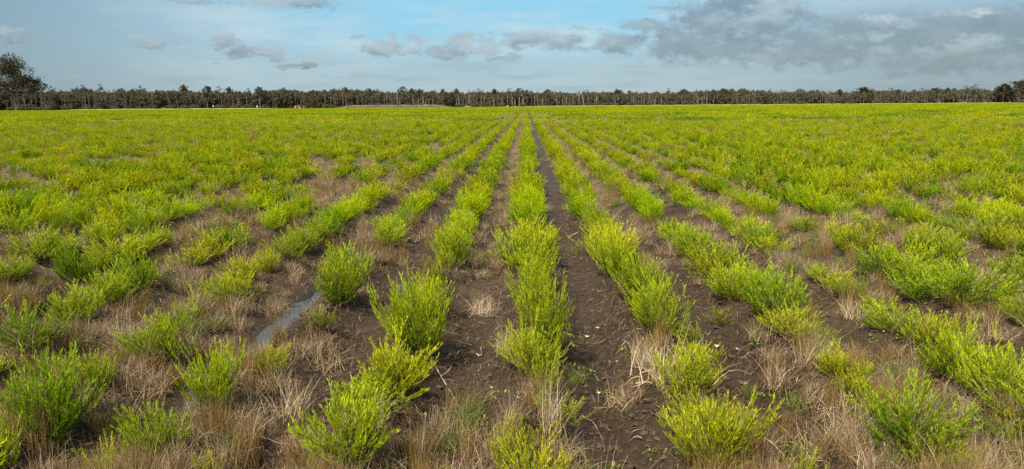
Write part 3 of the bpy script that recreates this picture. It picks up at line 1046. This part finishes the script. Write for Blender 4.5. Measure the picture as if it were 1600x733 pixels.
for i, (px, py, w, mt, lab) in enumerate([
        (1475, 721, 18, M_CHIP, 'broad white bark chip at the foot of the bottom right shrub'),
        (935, 593, 9, M_CHIP, 'pale bark chip lying in the middle of the bare furrow'),
        (934, 497, 9, M_CHIP, 'pale curled leaf chip towards the far part of the bare furrow'),
        (917, 509, 10, M_CHIP, 'whitish leaf chip left of the curled chip in the bare furrow'),
        (768, 603, 8, M_CHIP, 'small white pebble-like chip left of the middle row'),
        (1162, 583, 26, M_DARKBARK, 'long brown bark strip lying right of the pale grass tussock'),
        (1120, 528, 12, M_CHIP, 'pale leaf chip under the row right of the bare furrow'),
        (1153, 535, 10, M_CHIP, 'white leaf chip in front of the dark bushy shrub'),
        (748, 540, 14, M_CHIP, 'curled pinkish bark chip beside the tall bright shrub'),
        (562, 570, 16, M_DARKBARK, 'brown bark flake on wet soil left of the yellowish shrub'),
        (300, 660, 10, M_CHIP, 'white bark chip caught beside the shrub at the near puddle'),
        (1118, 452, 10, M_CHIP, 'pale chip on the ground of the second furrow right of centre'),
        (188, 292, 6, M_CHIP, 'white speck of bark among shrubs at left'),
        (1547, 602, 10, M_CHIP, 'pinkish curled leaf caught in the broad right shrub'),
        (898, 705, 8, M_CHIP, 'small tan chip at the near left side of the bare furrow')]):
    chip(px, py, w, mt, lab, seed=40 + i, asp=.28 if mt is M_DARKBARK else .55)


# ------------------------------------------------------------------ far trees
M_CROWN = leaf_material('gum_leaf', (.042, .040, .023), (.105, .098, .056), .15, .6, .7)
M_BARK = plain('gum_bark', (.19, .148, .108), var=.5, scale=.6)
M_DARKWOOD = plain('dark_gum_bark', (.10, .075, .055), var=.4, scale=.6)


def tree_proto(seed, h, crown_w, clear, clumps, per, leaf, lean=.03, flat=.5, stems=1, fill=1.0):
    """tall gum: bare trunk, rising limbs, foliage in separate clumps at limb ends"""
    r = np.random.default_rng(seed)
    gt, gc = Geo(), Geo()
    ends = []
    for s in range(stems):
        a = r.uniform(0, 6.28); off = 0 if stems == 1 else .5
        b = np.array([math.cos(a) * off, math.sin(a) * off, -.3])
        n = 8; t = np.linspace(0, 1, n)
        ang = r.uniform(0, 6.28); ln = lean * h * (1 + (stems > 1) * 2.)
        pts = b + np.stack([np.cos(ang) * ln * t ** 1.5 + r.normal(size=n) * .012 * h * t, np.sin(ang) * ln * t ** 1.5 + r.normal(size=n) * .012 * h * t, t * h * .86 + .0 * t], -1)
        rad = h * .017
        tube(gt, pts, rad, rad * .3, sides=7)
        m = max(2, clumps // stems)
        for i in range(m):
            f = clear + (1 - clear) * ((i + r.uniform(.1, .9)) / m)
            p0 = np.array([np.interp(f * .98, t, pts[:, j]) for j in range(3)])
            az = r.uniform(0, 6.28)
            rel = (f - clear) / (1 - clear)
            wid = crown_w * .5 * (math.sin(math.pi * (.22 + .66 * rel)) ** .8) * r.uniform(.45, 1.05)
            e = p0 + np.array([math.cos(az) * wid, math.sin(az) * wid, (.10 + .10 * r.uniform()) * h * (1 - .4 * rel)])
            e[2] = min(e[2], h * .97)
            mid = (p0 + e) / 2 + np.array([0, 0, -.03 * h])
            tube(gt, np.array([p0, mid, e]), rad * .38, rad * .12, sides=5)
            ends.append((e, r.uniform(.75, 1.25)))
        ends.append((np.array([pts[-1, 0], pts[-1, 1], h * .93]), .9))
    for e, s in ends:
        n = int(per * s * fill)
        cr = crown_w * .20 * s
        # each clump is itself a few tufts
        k = 4
        tc = e + r.normal(size=(k, 3)) * np.array([cr * .6, cr * .6, cr * .35])
        w = r.integers(0, k, n)
        d = unit(r.normal(size=(n, 3)))
        p = tc[w] + d * (r.uniform(size=(n, 1)) ** .6) * np.array([cr, cr, cr * flat]) * .75
        p[:, 2] = np.maximum(p[:, 2], h * .12)
        leaves(gc, p, unit(r.normal(size=(n, 3)) + [0, 0, -.3]), leaf * r.uniform(.6, 1.3, n), leaf * .42 * r.uniform(.6, 1.2, n), 0, r.uniform(0, 1, n), r)
    return gt, gc


TREE_SPEC = dict(
    dense=(11, 14, 7.5, .22, 24, 120, .60, .02, .8, 1),
    dense2=(12, 14, 8.0, .26, 26, 115, .60, .03, .8, 1),
    flat_top=(13, 14, 7.0, .60, 12, 100, .58, .04, .5, 1),
    sparse=(14, 14, 6.0, .50, 11, 30, .50, .05, .6, 1),
    spindly=(15, 14, 4.2, .66, 6, 40, .50, .03, .6, 1),
    forked=(16, 14, 7.0, .50, 14, 65, .58, .03, .6, 2),
    giant=(17, 14, 10., .24, 54, 130, .42, .015, .75, 2))
trees = {}
for k, sp in TREE_SPEC.items():
    trees[k] = tree_proto(*sp)
tree_mesh = {k: (a.mesh('trunk', [M_BARK], True), b.mesh('crown', [M_CROWN])) for k, (a, b) in trees.items()}


def forest_y(u, off=15.):
    return (EDGE0 + off) / (1 - EDGEK * u)


TREES = [  # px, top y, width px, kind, depth offset, label
    (14, 89, 62, 'giant', -40, 'huge dark gum tree towering at the left edge of the field'),
    (59, 121, 27, 'flat_top', -25, 'umbrella-topped gum just right of the huge dark tree'),
    (78, 133, 14, 'sparse', 8, 'thin grey crown on the skyline right of the umbrella-topped gum'),
    (128, 131, 9, 'spindly', 12, 'small pointed crown above the left forest, nearest the umbrella-topped gum'),
    (156, 130, 12, 'spindly', 14, 'wispy forked crown standing clear above the left forest'),
    (218, 133, 18, 'sparse', 10, 'ragged pale crown above the left forest'),
    (287, 131, 18, 'dense', 8, 'dark rounded crown rising above the forest left of the two white posts'),
    (322, 132.5, 18, 'flat_top', 6, 'dark flat crown just left of the farther white post'),
    (339, 133.5, 12, 'sparse', 8, 'bare twiggy crown just right of the flat one'),
    (358, 134.5, 15, 'dense2', 8, 'dark domed crown between the two white posts'),
    (388, 136.5, 11, 'spindly', 8, 'thin tree just left of the lone straight-trunked gum'),
    (404, 133.5, 13, 'flat_top', -3, 'lone gum with straight pale trunk directly above the nearer white post'),
    (488, 139.5, 15, 'dense', 8, 'low broad crown just right of the red tractor'),
    (523, 138, 12, 'dense2', 8, 'small dark crown above the left tip of the grass bank'),
    (544, 136, 18, 'forked', 8, 'wide ragged crown over the left end of the grass bank'),
    (577, 136.5, 14, 'flat_top', 8, 'leaning crown over the grass bank'),
    (590, 138, 11, 'sparse', 8, 'thin crown beside the leaning crown over the grass bank'),
    (627, 134.5, 15, 'forked', 8, 'tallest forked crown above the middle of the grass bank'),
    (643, 136.5, 13, 'dense', 8, 'dark crown touching the tallest forked crown'),
    (656, 137.5, 12, 'dense2', 8, 'second dark crown right of the tallest forked crown'),
    (693, 137.5, 11, 'flat_top', 8, 'small crown above the right end of the grass bank'),
    (713, 137, 13, 'dense', 8, 'rounded crown just past the grass bank'),
    (745, 137.5, 14, 'sparse', 6, 'thin pale crown above the orange earth heaps'),
    (773, 137.5, 14, 'dense2', 8, 'dark crown left of the vanishing rows'),
    (796, 137, 11, 'spindly', 6, 'slim tree left of the one above the middle row'),
    (810, 136, 12, 'flat_top', 6, 'taller gum standing nearly above the middle crop row'),
    (857, 138.5, 14, 'dense', 8, 'rounded crown right of the middle crop row'),
    (918, 139, 12, 'sparse', 6, 'sparse crown above the palest trunks'),
    (965, 138, 13, 'dense2', 8, 'dark crown over the right part of the pale trunks'),
    (1045, 136.5, 7, 'spindly', 8, 'single thin spire standing out right of the pale trunks'),
    (1070, 138, 16, 'dense', 8, 'low dome right of the single thin spire'),
    (1132, 137, 20, 'dense2', 8, 'broad dome in the middle of the right forest'),
    (1160, 137.5, 16, 'dense', 8, 'domed crown adjoining the broad dome'),
    (1203, 138, 9, 'spindly', 6, 'little pointed crown in a dip of the right forest'),
    (1248, 138.5, 14, 'forked', 8, 'ragged crown before the rise of the right forest'),
    (1313, 138.5, 14, 'dense', 6, 'small round crown left of the wide dark crown'),
    (1352, 134.5, 30, 'dense2', 4, 'wide dark crown with peaked top in the right forest'),
    (1390, 137, 16, 'sparse', 4, 'bare twiggy tree right of the wide dark crown'),
    (1405, 138.5, 12, 'dense', 6, 'compact crown beside the bare twiggy tree'),
    (1440, 136.5, 13, 'sparse', 4, 'lacy tree left of the dark arching crown'),
    (1463, 135.5, 18, 'flat_top', 2, 'dark arching crown left of the pale sparse trees'),
    (1481, 136, 13, 'dense', 4, 'dark knot of foliage between arching crown and round ring'),
    (1493, 136.5, 11, 'flat_top', 2, 'round ring-shaped small crown before the pale sparse trees'),
    (1507, 133.5, 14, 'sparse', 0, 'pale leafless-looking tree, first of the two tall grey ones'),
    (1528, 131, 19, 'sparse', 0, 'tallest pale grey twiggy tree near the right edge'),
    (1570, 129.5, 28, 'dense', -10, 'large dense dark tree left of the right edge giant'),
    (1596, 123.5, 30, 'dense2', -20, 'dense dark giant with white trunk at the right edge'),
]
for (px, yt, w, kd, off, lab) in TREES:
    u = (px - 823) / F
    Yd = forest_y(u, 15 + off)
    x, y, ztop = at_depth(px, yt, Yd)
    hgt = ztop
    wid = w / F * Yd
    spec = TREE_SPEC[kd]
    sxy = wid / (spec[2] * 1.15)
    e = link('gum_tree', None, label=lab, category='tree', group='gum trees along the far edge')
    tm, cm = tree_mesh[kd]
    t = link('trunk', tm, e); c = link('crown', cm, e)
    e.location = (x, y, 0); e.scale = (sxy, sxy, hgt / 14.2); e.rotation_euler = (0, 0, r3.uniform(0, 6.28))
    c.color = (.62, .58, .5, 1) if off < -8 else (.9, .85, .8, 1) if kd in ('sparse',) else (.8, .78, .72, 1)

# the wood behind, one mass
FP = [Geo() for _ in range(8)]
for gg, kd in zip(FP, ('dense', 'dense2', 'flat_top', 'spindly', 'sparse')):
    a, b = trees[kd]
    gg.merge(a, 1); gg.merge(b, 0)
rb = np.random.default_rng(9)
for gg, kd in zip(FP[6:], ('spindly', 'flat_top')):
    a, b = trees[kd]
    gg.merge(a, 2); gg.merge(b, 0)
for i in range(20):                                   # understorey thicket
    c = np.array([rb.normal() * 1.8, rb.normal() * 1.2, rb.uniform(.4, 4.2)])
    n = 55
    p = c + rb.normal(size=(n, 3)) * [.8, .8, .55]; p[:, 2] = np.abs(p[:, 2])
    leaves(FP[5], p, unit(rb.normal(size=(n, 3))), .55 * rb.uniform(.6, 1.2, n), .24, 0, rb.uniform(0, 1, n), rb)
pts, pick, rz, scl = [], [], [], []
for rowi, off in enumerate((15, 19, 24, 30, 37, 46, 57, 70)):
    xx = -520.
    while xx < 640:
        xx += rb.uniform(1.5, 3.9)
        yb = (EDGE0 + off) + EDGEK * xx + rb.normal() * 1.6
        u = xx / yb
        base = 12.6 - 1.0 * sstep(-.1, .3, u) + 1.2 * (1 - sstep(-.55, -.2, u))
        hh = base * rb.uniform(.62, 1.05) * (.80 + .26 * float(vnoise(xx * .05, rowi * .4, 91)) + .14 * float(vnoise(xx * .012, 3, 92)))
        k = int(rb.choice([0, 1, 2, 3, 4], p=[.24, .22, .10, .26, .18] if rowi < 2 else [.4, .35, .2, .03, .02]))
        if rowi < 3 and -.2 < u < .26 and rb.uniform() < .6:
            k = 6 if rb.uniform() < .6 else 7
        pts.append((xx, yb, 0)); pick.append(k); rz.append(rb.uniform(0, 6.28))
        s = hh / 14 * rb.uniform(.52, .92)
        scl.append((s, s, hh / 14))
        if rb.uniform() < ((.95 if u < -.15 else .6) if rowi < 2 else .95):
            pts.append((xx + rb.normal(), yb + rb.uniform(-3, 4), 0)); pick.append(5); rz.append(rb.uniform(0, 6.28))
            s = rb.uniform(.5, .9) if rowi < 2 else rb.uniform(1.1, 1.7); scl.append((s, s, s * rb.uniform(.6, 1.1)))
M_CROWN_F = leaf_material('wood_leaf', (.048, .046, .027), (.125, .115, .068), .12, .6, .7)
scatter_object('forest', FP, [M_CROWN_F, M_BARK, plain('pale_bark', (.40, .33, .25), var=.35, scale=.6)], pts, pick, rz, scl, kind='stuff', label='dark gum forest closing the far side of the field', category='forest')


# ------------------------------------------------------------------ the field's far edge
M_VERGE = plain('verge_grass', (.15, .18, .025), var=.3, scale=.3)
M_BANK = plain('bank_earth', (.05, .035, .022), var=.35, scale=.5)
M_TRACK = plain('pale_dirt', (.19, .16, .085), var=.25, scale=.4)


def strip(name, pxa, pxb, off, profile, mats, matidx, lab, n=90, seed=1, taper=True, kind='structure'):
    """a long low ridge along the field's edge; profile is (across, height)"""
    r = np.random.default_rng(seed)
    ua, ub = (pxa - 823) / F, (pxb - 823) / F
    g = Geo()
    V = []
    for i in range(n):
        f = i / (n - 1)
        u = ua + (ub - ua) * f
        y0 = forest_y(u, off); x0 = u * y0
        tp = min(1, 6 * f, 6 * (1 - f)) if taper else 1
        for j, (a, h) in enumerate(profile):
            wob = r.normal() * .08 * (h > .05)
            V.append((x0, y0 + a, max(-.05, (h + wob) * tp) if h > -.04 else h))
    m = len(profile)
    for j in range(m - 1):
        q = [[i * m + j, (i + 1) * m + j, (i + 1) * m + j + 1, i * m + j + 1] for i in range(n - 1)]
        vv = np.array(V)
        sub = []
        for i in range(n):
            sub += [vv[i * m + j], vv[i * m + j + 1]]
        qq = [[i * 2, i * 2 + 2, i * 2 + 3, i * 2 + 1] for i in range(n - 1)]
        g.add(sub, qq, matidx[j])
    return link(name, g.mesh(name, mats), kind=kind, label=lab)


strip('grass_bank', 520, 715, -4, [(-2.5, -.05), (-1.2, 1.2), (-.6, 1.75), (1.6, 1.95), (4.5, -.05)], [M_BANK, M_VERGE], [0, 0, 1, 1], 'low earth bank with a pale grassy top before the trees', seed=3)
strip('grass_verge', 690, 1760, 1, [(-2, -.05), (0, .45), (6, .65), (11, -.05)], [M_VERGE], [0, 0, 0], 'light green grass verge below the right forest', n=160, seed=4)
strip('dirt_track', 60, 470, 2, [(-2, -.05), (0, .55), (5, .65), (8, -.05)], [M_TRACK, M_VERGE], [1, 0, 1], 'pale dirt headland along the left forest', n=110, seed=5)


def mound(px, py, w, hgt, mat, lab, seed):
    u = (px - 823) / F
    Yd = forest_y(u, -3)
    x, y, _ = at_depth(px, py, Yd)
    W = w / F * Yd / 2
    r = np.random.default_rng(seed)
    g = Geo()
    na, nr = 18, 6
    V = [(0, 0, hgt)]
    for i in range(1, nr + 1):
        f = i / nr
        for k in range(na):
            a = k * 2 * np.pi / na
            rr = W * f * (1 + .18 * math.sin(a * 3 + seed) + .1 * r.normal())
            V.append((math.cos(a) * rr, math.sin(a) * rr * .7, hgt * (1 - f ** 1.6) * (1 + .15 * r.normal()) - (.1 if i == nr else 0)))
    tri = [[0, 1 + k, 1 + (k + 1) % na] for k in range(na)]
    quad = [[1 + (i - 1) * na + k, 1 + i * na + k, 1 + i * na + (k + 1) % na, 1 + (i - 1) * na + (k + 1) % na] for i in range(1, nr) for k in range(na)]
    g.add(V, tri); n0 = len(V)
    g2 = Geo(); g2.add(V, quad)
    g.merge(g2)
    o = link('earth_mound', g.mesh('earth_mound', [mat], True), label=lab, category='earth mound', group='earth mounds along the field edge')
    o.location = (x, y, 0)


M_CLAY = plain('orange_clay', (.22, .11, .05), var=.25, scale=1.)
M_PINK = plain('pinkish_earth', (.11, .075, .048), var=.25, scale=1.)
for i, (px, py, w, h, m, lab) in enumerate([
        (730, 166, 12, 1.5, M_PINK, 'flat tan earth heap at the forest foot left of the rows vanishing'),
        (793, 166, 6, 1.7, M_CLAY, 'small orange earth heap near the vanishing middle row'),
        (1468, 160, 8, 1.6, M_PINK, 'pinkish earth mound below the dark arching crown'),
        (1508, 160, 9, 1.7, M_PINK, 'pinkish earth mound below the first pale grey tree'),
        (1540, 159, 8, 1.7, M_PINK, 'pinkish earth mound right of the tallest pale grey tree'),
        (1578, 159, 7, 1.5, M_PINK, 'pinkish earth mound nearest the right edge giant')]):
    mound(px, py, w, h * .8, m, lab, 3 + i)


# ------------------------------------------------------------------ the machine and two white markers
def box(g, c, s, mat=0, bev=.06, taper=1.0):
    cx, cy, cz = c; hx, hy, hz = s[0] / 2, s[1] / 2, s[2] / 2
    V = []
    for z, k in ((-hz, 1.), (hz, taper)):
        b = min(bev, hx * .4, hy * .4)
        for (x, y) in ((-hx + b, -hy), (hx - b, -hy), (hx, -hy + b), (hx, hy - b), (hx - b, hy), (-hx + b, hy), (-hx, hy - b), (-hx, -hy + b)):
            V.append((cx + x * k, cy + y * k, cz + z))
    g.add(V, [[i, (i + 1) % 8, 8 + (i + 1) % 8, 8 + i] for i in range(8)], mat)
    g.add(V[:8], [list(range(7, -1, -1))], mat); g.add(V[8:], [list(range(8))], mat)


def wheel_geo(r_, w):
    g = Geo(); n = 20
    prof = [(r_ * .5, -w * .35), (r_ * .92, -w * .5), (r_, -w * .3), (r_, w * .3), (r_ * .92, w * .5), (r_ * .5, w * .35)]
    V = []
    for k in range(n):
        a = k * 2 * np.pi / n
        for (rr, yy) in prof:
            V.append((math.cos(a) * rr, yy, math.sin(a) * rr))
    m = len(prof)
    g.add(V, [[k * m + j, ((k + 1) % n) * m + j, ((k + 1) % n) * m + j + 1, k * m + j + 1] for k in range(n) for j in range(m - 1)])
    h = Geo()
    for s in (-1, 1):
        ring = [(math.cos(k * 2 * np.pi / n) * r_ * .52, s * w * .33, math.sin(k * 2 * np.pi / n) * r_ * .52) for k in range(n)]
        h.add(ring + [(0, s * w * .42, 0)], [[k, (k + 1) % n, n] if s > 0 else [(k + 1) % n, k, n] for k in range(n)])
    return g, h


M_RED = plain('red_paint', (.11, .022, .014), rough=.45, var=.2, scale=1.)
M_ORANGE = plain('orange_paint', (.42, .12, .02), rough=.45, var=.15, scale=1.)
M_TYRE = plain('tyre_rubber', (.02, .02, .02), rough=.9)
M_GLASS = plain('cab_glass', (.05, .06, .07), rough=.1, var=.1)
M_WHITE = plain('white_paint', (.45, .45, .43), rough=.5, var=.05)
x, y, _ = at_depth(467, 167, 425.)
tr = link('tractor', None, label='red farm tractor with orange nose and trailer parked before the dark forest', category='tractor')
tr.location = (x, y, 0.)
g = Geo(); box(g, (-.2, 0, 1.25), (2.2, 1.3, .9)); box(g, (.1, 0, .85), (3.2, .7, .4)); link('body', g.mesh('body', [M_RED]), tr)
g = Geo(); box(g, (-2.0, 0, 1.35), (1.6, 1.0, .95), taper=.9); link('hood', g.mesh('hood', [M_ORANGE]), tr)
g = Geo(); box(g, (-.2, 0, 2.05), (1.5, 1.25, .75), taper=.9); cabo = link('cab', g.mesh('cab', [M_GLASS]), tr)
g = Geo(); box(g, (-.2, 0, 2.5), (1.7, 1.4, .14)); link('roof', g.mesh('roof', [M_RED]), cabo)
g = Geo(); box(g, (3.0, 0, 1.45), (2.9, 1.9, 1.0), taper=1.06); box(g, (1.5, 0, .85), (1.4, .18, .18)); link('trailer', g.mesh('trailer', [M_RED]), tr)
for (wx, wy, r_, w) in ((.5, .95, .85, .5), (.5, -.95, .85, .5), (-2.2, .8, .55, .35), (-2.2, -.8, .55, .35), (3.1, 1.1, .5, .35), (3.1, -1.1, .5, .35)):
    a, b = wheel_geo(r_, w)
    wo = link('wheel', a.mesh('wheel', [M_TYRE], True), tr); wo.location = (wx, wy, r_)
    link('rim', b.mesh('rim', [M_WHITE]), wo)
tr.rotation_euler = (0, 0, R(8))
tr.location.z = .05
for (px, py, Yd, hg, lab) in ((333, 165, 432., 2.6, 'small white marker post standing against the dark left forest'),
                              (402, 168, 405., 1.9, 'small white marker post with orange band at the field edge')):
    x, y, z = at_depth(px, py, Yd)
    e = link('marker_post', None, label=lab, category='marker post')
    e.location = (x, y, 0)
    g = Geo(); box(g, (0, 0, hg * .45), (.22, .22, hg * .9)); link('post', g.mesh('post', [M_STICK]), e)
    g = Geo(); box(g, (0, -.14, hg * .82), (.8, .06, .6), bev=.15); link('panel', g.mesh('panel', [M_WHITE]), e)
    if px == 402:
        g = Geo(); box(g, (0, -.18, hg * 1.16), (.9, .05, .3), bev=.08); link('band', g.mesh('band', [M_ORANGE]), e)

# ------------------------------------------------------------------ light and sky
SUN_AZ = R(-148)    # from behind the camera, a little left (0 = +Y, clockwise positive)
SUN_EL = R(52)
sd = np.array([math.sin(SUN_AZ) * math.cos(SUN_EL), math.cos(SUN_AZ) * math.cos(SUN_EL), math.sin(SUN_EL)])
sun_data = bpy.data.lights.new('sun', 'SUN')
sun_data.energy = 4.6
sun_data.angle = R(3.5)
sun_data.color = (1.0, .94, .84)
sun = bpy.data.objects.new('sun', sun_data)
sun.rotation_euler = Vector(sd).to_track_quat('Z', 'Y').to_euler()
col.objects.link(sun)

world = bpy.data.worlds.new('World'); scene.world = world
world.use_nodes = True
nt = world.node_tree; nt.nodes.clear()
STR = .10
sky = node(nt, 'ShaderNodeTexSky', sky_type='NISHITA', sun_disc=False, sun_elevation=SUN_EL, sun_rotation=SUN_AZ)
tc = node(nt, 'ShaderNodeTexCoord')
sp = node(nt, 'ShaderNodeSeparateXYZ', inp={0: tc.outputs['Generated']})
yy = math_(nt, 'MAXIMUM', sp.outputs[1], .12)
U = math_(nt, 'DIVIDE', sp.outputs[0], yy); V = math_(nt, 'DIVIDE', math_(nt, 'ABSOLUTE', sp.outputs[2]), yy)
UV = node(nt, 'ShaderNodeCombineXYZ', inp={0: U, 1: V}).outputs[0]


def srgb(r, g_, b):
    def f(c):
        c /= 255
        return c / 12.92 if c <= .04045 else ((c + .055) / 1.055) ** 2.4
    return tuple(f(c) / STR for c in (r, g_, b))


EXPO = 1.12
SKYK = 2 ** -EXPO


def sc(r, g_, b):
    return tuple(c * SKYK for c in srgb(r, g_, b))


def wnoise(scale, stretch, detail=6., rough=.55, seed=0., vec=None):
    mp = node(nt, 'ShaderNodeMapping', inp={'Vector': vec or UV, 'Location': (seed, seed * .37, 0), 'Scale': (1., stretch, 1.)})
    return node(nt, 'ShaderNodeTexNoise', inp={'Vector': mp.outputs[0], 'Scale': scale, 'Detail': detail, 'Roughness': rough}).outputs[0]


def smooth(v, a, b):
    n = nt.nodes.new('ShaderNodeMapRange'); n.interpolation_type = 'SMOOTHSTEP'
    nt.links.new(v, n.inputs[0]); n.inputs[1].default_value = a; n.inputs[2].default_value = b
    return n.outputs[0]


def pu(px):
    return (px - 823) / F


def pv(px, py):
    return (163.3 - .007 * (px - 800) - py) / F * .95


wisp = wnoise(5., 5., 7., .6, 2.3)
wisp2 = wnoise(14., 5., 6., .6, 7.1)
# thin high haze: colour by height
base = ramp(nt, math_(nt, 'DIVIDE', V, .16), [(0., sc(166, 190, 202)), (.25, sc(154, 184, 198)), (.55, sc(154, 188, 205)), (1., sc(150, 196, 217))])
cy = math_(nt, 'MULTIPLY', smooth(V, .045, .12), math_(nt, 'SUBTRACT', 1., smooth(math_(nt, 'ABSOLUTE', math_(nt, 'ADD', U, .05)), .12, .42)))
base = mixc(nt, math_(nt, 'MULTIPLY', cy, .85), base, sc(132, 204, 233))
base = mixc(nt, math_(nt, 'MULTIPLY', smooth(wisp, .40, .68), math_(nt, 'MULTIPLY_ADD', smooth(V, .03, .1), .65, .2)), base, sc(186, 211, 221))
# darker veil towards both sides
vl = math_(nt, 'MULTIPLY', smooth(math_(nt, 'MULTIPLY', U, -1.), .35, .8), math_(nt, 'MULTIPLY_ADD', wisp, .5, .6))
base = mixc(nt, vl, base, sc(117, 146, 163))
vr = math_(nt, 'MULTIPLY', smooth(U, .12, .62), math_(nt, 'SUBTRACT', 1., math_(nt, 'MULTIPLY', smooth(V, .11, .15), .7)))
base = mixc(nt, math_(nt, 'MULTIPLY', vr, .85), base, sc(118, 146, 162))
# low streaks
st = math_(nt, 'MULTIPLY', smooth(wnoise(9., 8., 5., .55, 11.), .48, .68), math_(nt, 'SUBTRACT', 1., smooth(V, .05, .08)))
base = mixc(nt, math_(nt, 'MULTIPLY', st, .45), base, sc(128, 158, 172))
st2 = math_(nt, 'MULTIPLY', smooth(wnoise(11., 6., 5., .55, 19.), .52, .72), math_(nt, 'SUBTRACT', 1., smooth(V, .04, .07)))
base = mixc(nt, math_(nt, 'MULTIPLY', st2, .4), base, sc(172, 190, 196))

# cumulus: each a soft ellipse broken up by noise
CLOUDS = [(465, 3, 82, 12), (315, -2, 45, 8), (257, 62, 36, 10), (240, 68, 18, 6), (365, 64, 26, 13), (412, 84, 52, 9), (395, 78, 24, 7), (472, 100, 30, 6),
          (605, 73, 34, 11), (655, 65, 12, 8), (700, 80, 38, 11), (722, 62, 32, 9), (765, 72, 30, 12), (815, 60, 45, 14), (865, 64, 55, 13), (960, 66, 58, 17), (1005, 42, 40, 9),
          (8, 50, 42, 8), (46, 61, 14, 6), (1060, 60, 60, 30), (1125, 35, 105, 42), (1100, 70, 120, 25), (1195, 22, 60, 26), (1130, -5, 80, 25),
          (1290, 62, 130, 32), (1440, 60, 180, 38), (1370, 40, 90, 20), (1495, 28, 60, 18), (1570, 45, 100, 40), (1620, 25, 90, 25), (1260, 86, 200, 18), (1500, 92, 240, 22), (1180, 85, 90, 14)]
CLOUDS += [(565, 57, 12, 4), (640, 80, 16, 6), (620, 60, 8, 4), (305, 66, 12, 6), (460, 76, 12, 4), (490, 85, 22, 4), (355, 95, 12, 3), (735, 70, 12, 6), (790, 90, 22, 6), (900, 44, 16, 4), (925, 44, 8, 3)]
dn = wnoise(16., 2.0, 7., .62, 4.); dn2 = wnoise(16., 2.0, 7., .62, 23.)
warp = node(nt, 'ShaderNodeCombineXYZ', inp={0: math_(nt, 'MULTIPLY_ADD', dn, .10, -.05), 1: math_(nt, 'MULTIPLY_ADD', dn2, .036, -.018)})
UVW = node(nt, 'ShaderNodeVectorMath', operation='ADD', inp={0: UV, 1: warp.outputs[0]}).outputs[0]


def field(vec):
    acc = None
    for (px, py, a, b) in CLOUDS:
        s = node(nt, 'ShaderNodeVectorMath', operation='SUBTRACT', inp={0: vec, 1: (pu(px), pv(px, py), 0)})
        m = node(nt, 'ShaderNodeVectorMath', operation='MULTIPLY', inp={0: s.outputs[0], 1: (F / a / 1.15, F / b / 1.15, 0)})
        l = node(nt, 'ShaderNodeVectorMath', operation='LENGTH', inp={0: m.outputs[0]})
        v = math_(nt, 'SUBTRACT', 1., l.outputs['Value'])
        acc = v if acc is None else math_(nt, 'SMOOTH_MAX', acc, v, .12)
    return acc


fine = wnoise(38., 1.7, 7., .65, 31.)
fld = field(UVW)
up_ = node(nt, 'ShaderNodeVectorMath', operation='ADD', inp={0: UVW, 1: (-.005, .016, 0)}).outputs[0]
fld_up = field(up_)
front = smooth(sp.outputs[1], .2, .5)
dens = math_(nt, 'ADD', fld, math_(nt, 'MULTIPLY_ADD', fine, 2.3, -1.15))
alpha = math_(nt, 'MULTIPLY', smooth(dens, -.12, .70), front)
lit = math_(nt, 'SUBTRACT', math_(nt, 'ADD', fld, math_(nt, 'MULTIPLY_ADD', fine, .9, -.45)), fld_up)
ccol = ramp(nt, math_(nt, 'MULTIPLY_ADD', lit, .62, .19, clamp=True), [(0., sc(98, 119, 132)), (.4, sc(118, 138, 150)), (.7, sc(142, 159, 168)), (1., sc(160, 176, 184))])
ccol = mixc(nt, math_(nt, 'MULTIPLY', smooth(lit, .45, .95), smooth(U, .2, .42)), ccol, sc(196, 208, 212))
lowv = math_(nt, 'SUBTRACT', 1., smooth(V, .0, .07))
billow = math_(nt, 'MULTIPLY', smooth(wnoise(13., 2.2, 8., .6, 51.), .48, .62), smooth(V, .035, .085))
ccol = mixc(nt, math_(nt, 'MULTIPLY', billow, .75), ccol, sc(172, 188, 196))
dark = math_(nt, 'MULTIPLY', smooth(wnoise(6., 3., 6., .55, 63.), .46, .64), smooth(U, .0, .3))
ccol = mixc(nt, math_(nt, 'MULTIPLY', dark, .55), ccol, sc(98, 118, 131))
ccol = mixc(nt, math_(nt, 'MULTIPLY', lowv, .7), ccol, sc(122, 147, 160))
allc = mixc(nt, math_(nt, 'MULTIPLY', alpha, .86), base, ccol)
# out of the picture the real sky with broken thin cloud
hz = node(nt, 'ShaderNodeTexNoise', inp={'Vector': tc.outputs['Generated'], 'Scale': 3.2, 'Detail': 6.}).outputs[0]
rest = mixc(nt, math_(nt, 'MULTIPLY', smooth(hz, .4, .65), .7), sky.outputs[0], tuple(c for c in (5.6, 5.8, 6.1)))
hi = smooth(sp.outputs[2], .16, .5)
fm = math_(nt, 'MULTIPLY', smooth(sp.outputs[1], .25, .55), math_(nt, 'SUBTRACT', 1., hi))
final = mixc(nt, fm, rest, mixc(nt, .12, allc, sky.outputs[0]))
bg = node(nt, 'ShaderNodeBackground', inp={'Color': final, 'Strength': STR})
node(nt, 'ShaderNodeOutputWorld', inp={0: bg.outputs[0]})

scene.view_settings.view_transform = 'Standard'
scene.view_settings.look = 'None'
scene.view_settings.exposure = EXPO
scene.view_settings.gamma = 1
scene.render.engine = 'CYCLES'
scene.cycles.max_bounces = 6
scene.cycles.diffuse_bounces = 3
scene.cycles.glossy_bounces = 2
scene.cycles.transmission_bounces = 3
scene.cycles.use_denoising = False
